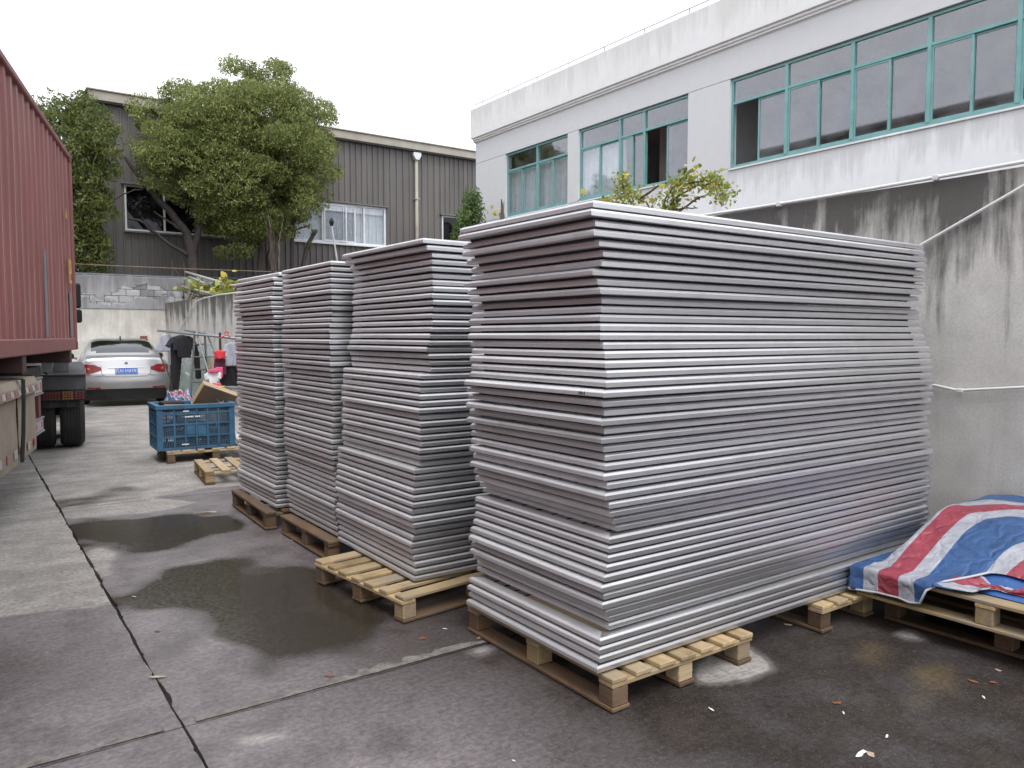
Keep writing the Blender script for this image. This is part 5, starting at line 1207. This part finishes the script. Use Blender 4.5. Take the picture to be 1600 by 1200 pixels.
# white hose hanging over the far wall and a small brown box on it
hpz = [onX(x, y, WALLX-.04) for x, y in ((378, 456), (340, 461), (318, 466), (308, 470), (300, 480), (293, 492), (285, 508), (279, 520))]
pipe('garden_hose', hpz, .014, 'white_plastic', 'white hose looping down from the far end of the retaining wall', 'hose', 8)
bx_ = onY(225, 536, BACKY-.05); mb = thing('meter_box', 'small brown box fixed to the beige wall above the car', 'box', tuple(bx_-np.array([0, 0, .2])))
MB().box((-.10, -.02, 0), (.10, .05, .42), .008).build('body', 'brick_red', mb, local=True); MB().box((-.05, -.03, .2), (.05, -.021, .34)).build('cover', 'cardboard', mb, local=True)
dsp = [Vector(dep(250, 556, 17.2)), Vector(dep(258, 572, 17.0)), Vector(dep(266, 590, 16.9)), gnd(272, 16.9)]
pipe('bent_rod', dsp, .016, 'bark', 'thin bent brown rod leaning between the car and the steel upright', 'rod', 6)

# ================================================================== STRIPED TARPAULIN HEAP ON THE RIGHT
def drape(P, S, solids, frames=42, grow=.10):
    """let a flat sheet fall over solids (cloth solver), return the settled vertices"""
    nr, nc = len(P), len(P[0]); me = bpy.data.meshes.new('drape')
    me.from_pydata([tuple(map(float, p)) for r_ in P for p in r_], [], [(i*nc+j, i*nc+j+1, (i+1)*nc+j+1, (i+1)*nc+j) for i in range(nr-1) for j in range(nc-1)])
    ob = bpy.data.objects.new('drape', me); COL.objects.link(ob); tmp = []
    for m in solids:
        so = m.build('drape_solid', 'soil'); so.modifiers.new('c', 'COLLISION'); so.collision.thickness_outer = .008; so.collision.cloth_friction = 25; tmp.append(so)
    md = ob.modifiers.new('cloth', 'CLOTH'); st = md.settings; st.quality = 5; st.mass = .25; st.air_damping = 2.0
    st.tension_stiffness = st.compression_stiffness = 12; st.shear_stiffness = 6; st.bending_stiffness = .12; st.shrink_min = -grow; st.shrink_max = -grow
    md.collision_settings.collision_quality = 2; md.collision_settings.distance_min = .006; md.collision_settings.use_self_collision = False
    md.point_cache.frame_start = 1; md.point_cache.frame_end = frames
    for f in range(1, frames+1): scene.frame_set(f)
    ev = ob.evaluated_get(bpy.context.evaluated_depsgraph_get()); out = [tuple(v.co) for v in ev.data.vertices]
    for o_ in tmp+[ob]: bpy.data.objects.remove(o_)
    scene.frame_set(1)
    return [[out[i*nc+j] for j in range(nc)] for i in range(nr)]
def tarp_heap():
    o = Vector((4.5, 1.6, 2*PH)); t = thing('tarpaulin', 'blue white and red striped tarpaulin heaped on the pallet at the right edge', 'tarpaulin', tuple(o))
    # what lies under the sheet: a low lumpy load against the wall
    load = MB(); NX, NY = 22, 34; P = []
    for i in range(NY+1):
        y = .0+i*(2.24-.0)/NY; row = []
        for j in range(NX+1):
            x = 4.03+j*(5.25-4.03)/NX; e = max(0, min(1, (x-4.03)/.62)); h = math.sin(e*math.pi/2)*min(1, math.sin(min(1, max(0, (2.24-y)/.07))*math.pi/2)+.05)
            row.append((x, y, 2*PH+.003+h*(.235+.07*(float(fbm(x*3+2, y*3))-.47)*2 + .06*(x-4.7))))
        P.append(row)
    load.grid(P); lo_o = MB(); lo_o.v, lo_o.f = list(load.v), list(load.f); lo_o.build('covered_load', 'blue_wrap', t)
    deck = MB().box((3.915, 1.0-.9, .02), (5.0, 2.305, 2*PH+.008)); wallc = MB().box((WALLX-.015, -2, -.1), (WALLX+.4, 4, 3)); fl = MB().box((2, -3, -.3), (6, 4, .003))
    NU, NV = 74, 92; P = []; S = []
    for i in range(NV+1):
        y = 2.315-(i/NV)*2.2; row = []; sr = []
        k = max(0, min(1, (1.86-y)/.22)); k = k*k*(3-2*k); fx = 3.93+.30*k+.05*math.sin(y*9)*k+.05*(float(fbm(y*4, 2))-.47)
        for j in range(NU+1):
            x = fx+(5.27-fx)*j/NU
            row.append((x, y, .66+.03*float(fbm(x*3, y*3))+.10*max(0, x-4.6)))
            d1, d2 = 2.32-y+.25*(x-4.0)*(x > 4.0)*0, 5.27-x; kk = .30; h_ = max(kk-abs(d1-d2), 0)/kk
            sr.append((min(d1, d2)-h_*h_*kk*.25)*2.25+3.78+.03*float(fbm(x*2, y*2)))
        P.append(row); S.append(sr)
    Q = drape(P, S, [load, deck, wallc, fl], 40, .15)
    Q = [[tuple(Vector(p)-o) for p in r_] for r_ in Q]
    sh = tarp_mesh('sheet', Q, S, 'tarp', t); sd = sh.modifiers.new('smooth', 'SUBSURF'); sd.levels = sd.render_levels = 1
    P2 = []; S2 = []
    for i in range(61):
        y = 1.74-(i/60)*1.5; row = []; sr = []
        for j in range(31):
            x = 4.00+.36*j/30; row.append((x+.10*(float(fbm(y*5, x*5+3))-.47), y+.12*(float(fbm(y*4+8, x*6))-.47), .36+.34*float(fbm(x*6+1, y*4.5+2)))); sr.append(1.3*i/60+.9*j/30+.2)
        P2.append(row); S2.append(sr)
    Q2 = drape(P2, S2, [MB().box((3.915, .1, .02), (5.0, 2.305, 2*PH+.008))], 34, .38)
    Q2 = [[tuple(Vector(p)-o) for p in r_] for r_ in Q2]
    sh2 = tarp_mesh('crumpled_fold', Q2, S2, 'tarp', t); sd = sh2.modifiers.new('smooth', 'SUBSURF'); sd.levels = sd.render_levels = 1
    for edge in (Q[1], [r_[0] for r_ in Q[:30]]): MB().tube([Vector(q)+Vector((0, 0, .004)) for q in edge[::2]], .006, 6).build('hem', 'hem_white', t, local=True, smooth=True)
    return t
tarp_heap()
tp2 = gz(1192, 968, 0); bp = thing('plastic_scrap', 'blue plastic scrap on the ground beside the nearest stack', 'plastic', (tp2[0], tp2[1]+.05, 0)); blob('film', (0, 0, .02), .06, .04, .03, 'blue_wrap', bp, 4, .4, 8)

# ================================================================== TREES AND PLANTS
def leaf_cloud(centres, radii, counts, size, seed, droop=.5, shell=.55, fold=True):
    """thousands of small leaf faces spread through clumps; returns vertices, faces, tint"""
    r_ = np.random.default_rng(seed); pts = []; tint = []
    for c, rd, n in zip(centres, radii, counts):
        d = r_.normal(size=(n, 3)); d /= np.linalg.norm(d, axis=1)[:, None]
        k = (shell+(1-shell)*r_.random(n)**.7)[:, None]; k *= (1+.22*(r_.random(n)-.5))[:, None]
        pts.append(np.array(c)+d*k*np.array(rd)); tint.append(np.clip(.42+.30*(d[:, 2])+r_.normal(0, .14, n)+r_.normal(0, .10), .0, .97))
    p = np.concatenate(pts); tint = np.concatenate(tint); n = len(p)
    ax = r_.normal(size=(n, 3)); ax[:, 2] -= droop; ax /= np.linalg.norm(ax, axis=1)[:, None]
    sd = np.cross(ax, r_.normal(size=(n, 3))); sd /= np.linalg.norm(sd, axis=1)[:, None]
    L_ = (size[0]*(.7+.6*r_.random(n)))[:, None]; W_ = (size[1]*(.7+.6*r_.random(n)))[:, None]
    v = np.stack([p-ax*L_/2, p+sd*W_/2, p+ax*L_/2, p-sd*W_/2], 1).reshape(-1, 3); f = np.arange(4*n).reshape(-1, 4)
    return v, f, np.repeat(tint, 4)
def cloud_obj(name, data, mat, parent):
    v, f, tn = data; o_ = ORG.get(parent.name, Vector((0, 0, 0))); v = v-np.array(o_[:])
    me = bpy.data.meshes.new(name); me.from_pydata(v.tolist(), [], f.tolist()); at = me.attributes.new('tint', 'FLOAT', 'POINT'); at.data.foreach_set('value', tn.astype(np.float32))
    me.materials.append(MATS[mat]); me.update(); return link(name, me, parent)
def lobes(lst, Y, seed, dens, pxm, sub=(.30, .50), spread=1.6, flat=.8):
    """photo lobes (x, y, radius px) to clumps in the volume round the plane at Y"""
    r_ = random.Random(seed); C, Rd, Cn = [], [], []
    for (x, y, rp, dy) in lst:
        c = onY(x, y, Y); rm = rp*pxm; c = c+np.array([0, dy, 0]); k = max(5, int((rm/.42)**2*spread*2.2))
        for _ in range(k):
            th = r_.uniform(0, 2*math.pi); z = r_.uniform(-.75, 1); q = math.sqrt(max(0, 1-z*z)); s = r_.uniform(*sub)*rm**.35
            rr = rm-s*.7; pnt = c+np.array([rr*q*math.cos(th), min(rm, 1.5)/rm*rr*q*math.sin(th), rr*z])
            C.append(pnt); Rd.append((s*1.15, s*1.15, s*flat)); Cn.append(int(dens*s*s))
    return C, Rd, Cn
def limb(pts, r0, r1, parent, name='branch', seed=0, mat='bark'):
    rs = random.Random(seed); pts = [Vector(p) for p in pts]; full = []
    for a, b in zip(pts[:-1], pts[1:]):
        for k in range(4): full.append(a.lerp(b, k/4)+Vector([rs.gauss(0, .025*(a-b).length) for _ in range(3)]))
    full.append(pts[-1]); n = len(full); return MB().tube(full, [r0+(r1-r0)*k/(n-1) for k in range(n)], 7).build(name, mat, parent, smooth=True)
YT = 27.9; pm = 30.5/1210
tree = thing('camphor_tree', 'big rounded bright green tree in front of the factory', 'tree', (6.6, YT, TERR))
big = [(372, 122, 34, .2), (430, 145, 46, 0), (300, 160, 38, .3), (330, 200, 62, -.4), (470, 190, 50, -.1), (244, 165, 30, .9), (262, 240, 42, -.3), (390, 225, 78, -.7), (508, 180, 28, .5), (492, 250, 42, -.1), (285, 260, 46, -.5), (350, 290, 54, -.8), (430, 305, 50, -.6), (478, 300, 36, .1), (395, 345, 34, -.2), (232, 215, 22, .6), (520, 225, 22, .3), (345, 345, 30, .3), (420, 195, 56, -.4), (345, 245, 52, -.7), (455, 250, 52, -.5), (310, 215, 50, 0), (400, 280, 56, .3), (470, 225, 50, .3), (252, 272, 32, -.4), (298, 300, 34, -.5), (335, 322, 32, -.4), (268, 305, 18, -.2), (470, 330, 24, -.2), (365, 350, 30, -.3), (410, 368, 28, -.2), (328, 332, 26, -.3), (440, 350, 28, -.3)]
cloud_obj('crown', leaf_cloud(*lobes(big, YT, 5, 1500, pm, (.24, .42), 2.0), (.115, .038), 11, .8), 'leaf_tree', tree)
b0 = (6.55, YT, TERR-.05)
T_ = lambda x, y, dy=0: tuple(onY(x, y, YT)+np.array([0, dy, 0]))
limb([b0, T_(300, 395), T_(292, 365), T_(260, 325), T_(215, 275, -.1), T_(195, 245)], .20, .05, tree, 'trunk', 1)
limb([T_(300, 395), T_(312, 360), T_(330, 330), T_(350, 280)], .13, .05, tree, 'branch', 2); limb([T_(296, 400), T_(270, 385), T_(245, 365), T_(215, 345, -.2), T_(200, 342)], .07, .03, tree, 'branch', 3)
limb([T_(292, 368), T_(270, 350), T_(240, 330)], .06, .02, tree, 'branch', 4); limb([T_(215, 275, -.1), T_(218, 258), T_(208, 240)], .05, .02, tree, 'branch', 5); limb([T_(235, 292), T_(200, 300), T_(170, 318)], .03, .012, tree, 'branch', 6)
tree2 = thing('camphor_tree', 'slim twin stemmed tree at the right of the big crown', 'tree', (9.2, YT-.1, TERR))
limb([(9.05, YT-.1, TERR-.05), T_(424, 400), T_(426, 350), T_(428, 300), T_(440, 240)], .15, .07, tree2, 'trunk', 7); limb([(8.7, YT, TERR-.05), T_(408, 390), T_(396, 345), T_(386, 300)], .11, .05, tree2, 'trunk', 8)
cloud_obj('crown', leaf_cloud(*lobes([(452, 295, 30, -.4), (405, 345, 36, -.3), (445, 335, 24, -.2), (375, 390, 20, 0), (350, 395, 14, 0)], YT, 6, 1150, pm, (.24, .42), 2.0), (.135, .042), 12, .8), 'leaf_tree', tree2)
tree3 = thing('camphor_tree', 'lopped young tree with short stubs before the pale factory window', 'tree', (9.95, YT-.3, TERR))
limb([(9.95, YT-.3, TERR-.05), T_(452, 400, -.3), T_(455, 360, -.3), T_(456, 325, -.3)], .09, .05, tree3, 'trunk', 9); limb([T_(455, 365, -.3), T_(446, 350, -.3), T_(443, 335, -.3)], .04, .02, tree3, 'branch', 10); limb([T_(456, 345, -.3), T_(466, 338, -.3), T_(476, 328, -.3)], .04, .02, tree3, 'branch', 12); limb([T_(455, 362, -.3), T_(465, 358, -.3), T_(476, 355, -.3)], .04, .025, tree3, 'branch', 13)
cloud_obj('crown', leaf_cloud([T_(446, 322, -.3), T_(458, 312, -.3), T_(476, 324, -.3), T_(477, 356, -.3)], [(.3, .3, .22), (.35, .3, .25), (.12, .12, .1), (.1, .1, .08)], [120, 160, 20, 14], (.15, .05), 14, .6), 'leaf_tree', tree3)
stump = thing('tree_stump', 'short lopped stem with knobby end below the pale factory window', 'tree', (10.6, YT-.4, TERR))
limb([(10.6, YT-.4, TERR-.05), T_(472, 395, -.4), T_(478, 378, -.4), T_(488, 362, -.4)], .09, .07, stump, 'trunk', 15); cloud_obj('crown', leaf_cloud([T_(476, 384, -.45), T_(484, 365, -.45)], [(.14, .14, .14), (.14, .12, .12)], [30, 30], (.10, .04), 16), 'leaf_dark', stump)
ltree = thing('broadleaf_tree', 'dark green tree rising behind the red container', 'tree', (2.4, YT-.5, TERR))
lf = [(100, 170, 26, .3), (124, 150, 20, .2), (72, 170, 20, .4), (85, 230, 48, -.2), (145, 200, 30, 0), (165, 195, 18, .2), (115, 245, 44, -.4), (150, 255, 30, -.2), (100, 310, 48, -.3), (142, 320, 30, 0), (95, 380, 44, -.2), (140, 375, 28, -.1), (30, 280, 60, .1), (25, 370, 50, .1), (120, 400, 40, .3)]
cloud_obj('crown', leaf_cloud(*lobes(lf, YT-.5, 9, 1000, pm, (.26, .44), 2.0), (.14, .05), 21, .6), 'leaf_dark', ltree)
limb([(2.4, YT-.5, TERR-.05), T_(88, 390, -.5), T_(95, 320, -.5), T_(110, 240, -.5)], .22, .06, ltree, 'trunk', 17); limb([T_(95, 330, -.5), T_(130, 290, -.5), T_(150, 230, -.5)], .09, .03, ltree, 'branch', 18)
# upright shrub at the corner of the white building
sy = 20.5
shb = thing('evergreen_shrub', 'upright green shrub at the corner of the white building', 'shrub', tuple(np.array([onY(735, 340, sy)[0], sy, TERR])))
C_ = [onY(x, y, sy) for x, y in ((738, 312), (742, 330), (728, 338), (745, 355), (722, 358), (738, 372), (718, 380), (748, 385), (735, 400), (728, 420))]
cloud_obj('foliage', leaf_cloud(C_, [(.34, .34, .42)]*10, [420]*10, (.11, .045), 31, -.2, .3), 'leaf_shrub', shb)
limb([shb.location, onY(735, 400, sy), onY(738, 330, sy)], .05, .02, shb, 'stem', 19)

def heart_leaf():
    o = [(0, 0), (.25, -.06), (.48, .12), (.46, .45), (.25, .78), (0, 1.0), (-.25, .78), (-.46, .45), (-.48, .12), (-.25, -.06)]
    m = MB(); vs = [(x, y, -.18*abs(x)-.10*y*y) for x, y in o]+[(0, .45, .02)]
    m.add(vs, [(i, (i+1) % 10, 10) for i in range(10)]); me = m.mesh('leaf', 'leaf_vine', True); return me
HL = heart_leaf()
def vine(name, label, base, stems, nleaf, size, seed, spread=.12, cloud=None, yl=.2):
    t = thing(name, label, 'vine', tuple(base)); rs = random.Random(seed); P_ = []
    for s in stems:
        s = [Vector(p) for p in s]; limb(s, .012, .004, t, 'stem', rs.randint(0, 999), 'twig')
        for a, b in zip(s[:-1], s[1:]):
            for k in range(8): P_.append(a.lerp(b, k/8))
    for k in range(nleaf):
        p = rs.choice(P_)+Vector((rs.gauss(0, spread), rs.gauss(0, spread), rs.gauss(.02, spread*.6))); o = link('leaf', HL, t); o.location = p-ORG[t.name]
        o.rotation_euler = (rs.gauss(.5, .6), rs.gauss(0, .6), rs.uniform(0, 6.28)); sc = size*rs.uniform(.55, 1.15); o.scale = (sc, sc, sc)
    if cloud: cloud_obj('small_leaves', leaf_cloud([tuple(rs.choice(P_)) for _ in range(cloud)], [(.14, .14, .10)]*cloud, [26]*cloud, (size*.65, size*.4), seed, .2, .1), 'leaf_vine', t)['kind'] = 'stuff'
    return t
VX = 5.62; Vp = lambda x, y, dx=0: tuple(onX(x, y, VX+dx))
vine('climbing_vine', 'yellow green vine spilling over the retaining wall above the nearest stack', Vp(1030, 345),
     [[Vp(1030, 345), Vp(1040, 310), Vp(1058, 285), Vp(1080, 268)], [Vp(1045, 345), Vp(1075, 318), Vp(1110, 300), Vp(1128, 292)], [Vp(1022, 345), Vp(1010, 315), Vp(985, 305), Vp(965, 300)], [Vp(1015, 345), Vp(985, 325), Vp(955, 318), Vp(930, 322)], [Vp(1058, 290), Vp(1090, 285), Vp(1118, 278), Vp(1130, 300), Vp(1130, 322)], [Vp(1000, 310), Vp(1030, 290), Vp(1060, 280), Vp(1090, 275)], [Vp(975, 300), Vp(972, 285), Vp(974, 275)], [Vp(1040, 330), Vp(1070, 325), Vp(1090, 325)], [Vp(1035, 345), Vp(1055, 310), Vp(1085, 292), Vp(1120, 285)], [Vp(960, 320), Vp(940, 316), Vp(915, 322)]], 190, .062, 3, .085, 60)
VY = 25.6; V2 = lambda x, y, dx=0: tuple(onX(x, y, WALLX+.35+dx))
vine('squash_vine', 'yellowing squash vine over poles on the far end of the retaining wall', V2(340, 468),
     [[V2(368, 462), V2(358, 450), V2(352, 440), V2(346, 432)], [V2(350, 462), V2(335, 455), V2(310, 448), V2(298, 440)], [V2(360, 462), V2(345, 458), V2(335, 455)], [V2(310, 460), V2(300, 447), V2(285, 448)]], 80, .20, 8, .17, 14)
for k, (a, c, lab) in enumerate((((285, 448), (340, 461), 'lowest pale pole under the squash vine'), ((290, 425), (345, 441), 'uppermost pale pole over the squash vine'), ((312, 443), (385, 447), 'level grey pole through the squash vine'), ((296, 433), (320, 443), 'short grey pole at the left of the squash vine'), ((325, 444), (352, 440), 'grey pole propped across the middle of the squash vine'))):
    a_, c_ = V2(*a, -.1+.08*k), V2(*c, -.1+.08*k); pl_t = thing('garden_pole', lab, 'pole', a_, 0, 'poles of the vine trellis'); MB().tube([a_, c_], .035, 8).build('shaft', 'pole_grey', pl_t, smooth=True)
br = thing('twig_pile', 'brown heap of dry twigs behind the wall corner', 'twigs', tuple(onX(285, 470, WALLX+.5)))
rs = random.Random(4); m = MB()
for _ in range(70):
    c = onX(rs.uniform(272, 335), rs.uniform(455, 474), WALLX+.5+rs.uniform(0, .5)); d = Vector((rs.uniform(-.5, .5), rs.uniform(-.6, .6), rs.uniform(-.1, .9))); m.tube([Vector(c)-d*.4, Vector(c)+d*.5], .015, 5)
m.build('twigs', 'twig', br)['kind'] = 'stuff'
for k, pts in enumerate((((278, 470), (272, 440), (268, 405)), ((276, 470), (280, 440), (284, 402)), ((288, 462), (282, 438), (274, 418)), ((284, 466), (290, 440), (287, 410)))):
    st_ = thing('bare_sapling', ('leftmost', 'second from left', 'third from left', 'rightmost')[k]+' bare sapling stem at the far wall corner', 'sapling', tuple(onX(*pts[0], WALLX+.5))); limb([onX(*p, WALLX+.5) for p in pts], .022, .006, st_, 'stem', 40+k, 'twig')
for k, (bx0, lab) in enumerate((((430, 415), 'bare pale shrub behind the farthest stack'), ((785, 335), 'bunch of dry cut stalks beside the white building'))):
    bt_ = onX(*bx0, 6.4 if k == 0 else 6.0); sp = thing('bare_shrub', lab, 'shrub', tuple(bt_)); rs = random.Random(60+k)
    for q in range(9 if k == 0 else 8):
        dx = rs.uniform(-.9, .9) if k == 0 else rs.uniform(-.22, .22); h = rs.uniform(.5, 1.4) if k == 0 else rs.uniform(.05, .26)
        e = Vector(bt_)+Vector((dx*.5, dx*.5, h)); limb([Vector(bt_)+Vector((dx*.12, 0, -.3)), Vector(bt_).lerp(e, .5), e], .014 if k == 0 else .014, .004, sp, 'stem', 70+q, 'twig')
    if k: 
        for q in range(7): o = link('leaf', HL, sp); o.location = (rs.uniform(-.1, .1), rs.uniform(.02, .3), rs.uniform(-.05, .12)); o.rotation_euler = (rs.random()*2, rs.random()*2, rs.random()*6); o.scale = (.06, .06, .06)
# slim antenna with a dark head in front of the pale window
an = Vector(onX(526, 402, 7.0)); at_ = Vector(onX(518, 352, 7.0)); ant = thing('garden_lamp', 'thin leaning rod with a small dark head before the pale factory window', 'rod', (an.x, an.y, TERR))
MB().tube([an-(at_-an)*1.0, an, at_], .022, 6).build('rod', 'galv', ant); MB().tube([at_-Vector((0, 0, .02)), at_+Vector((0, 0, .08)), at_+Vector((0, 0, .16))], [.03, .06, .025], 8).build('head', 'black_plastic', ant)

# cables strung above the back wall between two posts
for k, (zc, mt, r0, lab) in enumerate(((3.86, 'rope', .016, 'brown rope strung above the back wall'), (3.60, 'cable_teal', .025, 'upper dark teal cable just above the back wall'), (3.52, 'cable_teal', .025, 'lower dark teal cable just above the back wall'))):
    cbt = thing('cable', lab, 'cable', (-4, BACKY+.2+.05*k, zc)); MB().tube([(x, BACKY+.2+.05*k, zc-.10*math.sin((x+4)/13*math.pi)-.008*(x+4)) for x in np.linspace(-4, 9, 30)], r0, 6).build('line', mt, cbt)
for x, lab in ((-4.05, 'steel cable post behind the container end of the back wall'), (9.05, 'steel cable post on the raised ground behind the stacks')):
    pt_ = thing('cable_post', lab, 'post', (x, BACKY+.3, TERR-.01)); MB().tube([(x, BACKY+.3, TERR-.01), (x, BACKY+.3, 4.1)], .05, 8).build('shaft', 'steel_dark', pt_)
# low net fence filling between cables and wall
# ================================================================== LITTER
def flat_leaf(seed):
    rs = random.Random(seed); n = 9; o = [(math.cos(2*math.pi*k/n)*(.5+rs.uniform(-.14, .14)), math.sin(2*math.pi*k/n)*(.32+rs.uniform(-.12, .12))) for k in range(n)]
    m = MB(); vs = [(x, y, .10+.22*abs(y)+rs.uniform(-.06, .1)) for x, y in o]+[(0, 0, .02)]; m.add(vs, [(i, (i+1) % n, n) for i in range(n)]); return m
LIT = [(515, 1056, .06, 'dead_leaf', 'dead orange brown leaf left of the cross joint on the wet concrete', 'leaf'), (661, 997, .07, 'dead_leaf', 'reddish dead leaf on wet concrete before the second stack', 'leaf'), (750, 996, .055, 'dead_leaf_pale', 'pale leaf beside the pallet of the nearest stack', 'leaf'),
       (1308, 1098, .06, 'dead_leaf', 'red brown leaf in the middle of the dark wet floor', 'leaf'), (1231, 976, .06, 'dead_leaf_pale', 'pale curled leaf near the second pallet of the nearest stack', 'leaf'), (1521, 1064, .06, 'dead_leaf', 'left of two brown leaves before the tarpaulin pallet', 'leaf'), (1553, 1066, .05, 'dead_leaf', 'right of two brown leaves before the tarpaulin pallet', 'leaf'), (1560, 1047, .05, 'dead_leaf_pale', 'pale scrap close to the tarpaulin pallet', 'scrap'),
       (1318, 1113, .04, 'paper_white', 'small white chip just below the red brown leaf', 'scrap'), (1386, 1150, .05, 'paper_white', 'white paper sliver near the bottom right', 'scrap'), (1537, 1089, .045, 'paper_white', 'upright white sliver below the two brown leaves', 'scrap'), (1345, 1178, .10, 'paper_white', 'torn white wrapper at the bottom edge', 'scrap'), (1360, 1178, .06, 'dead_leaf_pale', 'yellowish torn scrap beside the white wrapper', 'scrap'),
       (322, 802, .20, 'dead_leaf_pale', 'pale wood splinter on the wet floor near the farthest stack', 'splinter'), (246, 986, .05, 'dead_leaf', 'small dark leaf left of the puddle', 'leaf'), (210, 932, .045, 'dead_leaf_pale', 'tiny pale leaf at the puddle edge', 'leaf'), (247, 1058, .10, 'dead_leaf_pale', 'pale straw lodged in the long joint', 'straw'), (695, 982, .04, 'paper_white', 'white speck before the pallet of the second stack', 'scrap'), (456, 844, .05, 'paper_white', 'white speck beside the wet brown pallet', 'scrap'), (803, 1188, .03, 'paper_white', 'white chip at the bottom centre', 'scrap'), (1112, 1108, .05, 'paper_white', 'white smear of paper on the floor before the near pallet block', 'scrap')]
for k, (x, y, s, mt, lab, cat) in enumerate(LIT):
    p = gz(x, y); nm = {'leaf': 'fallen_leaf', 'scrap': 'litter_scrap', 'splinter': 'wood_splinter', 'straw': 'straw'}[cat]
    t_ = flat_leaf(k).build(nm, mt); t_.location = (p[0], p[1], -.002); asp = .25 if cat in ('splinter', 'straw') else (.45 if mt == 'paper_white' else .9)
    s *= .72 if cat in ('scrap', 'leaf') else 1
    t_.scale = (s, s*asp, s*.30); t_.rotation_euler = (0, 0, random.uniform(0, 3.1) if cat not in ('splinter',) else R(-15)); tag(t_, lab, cat, 'litter on the yard floor')
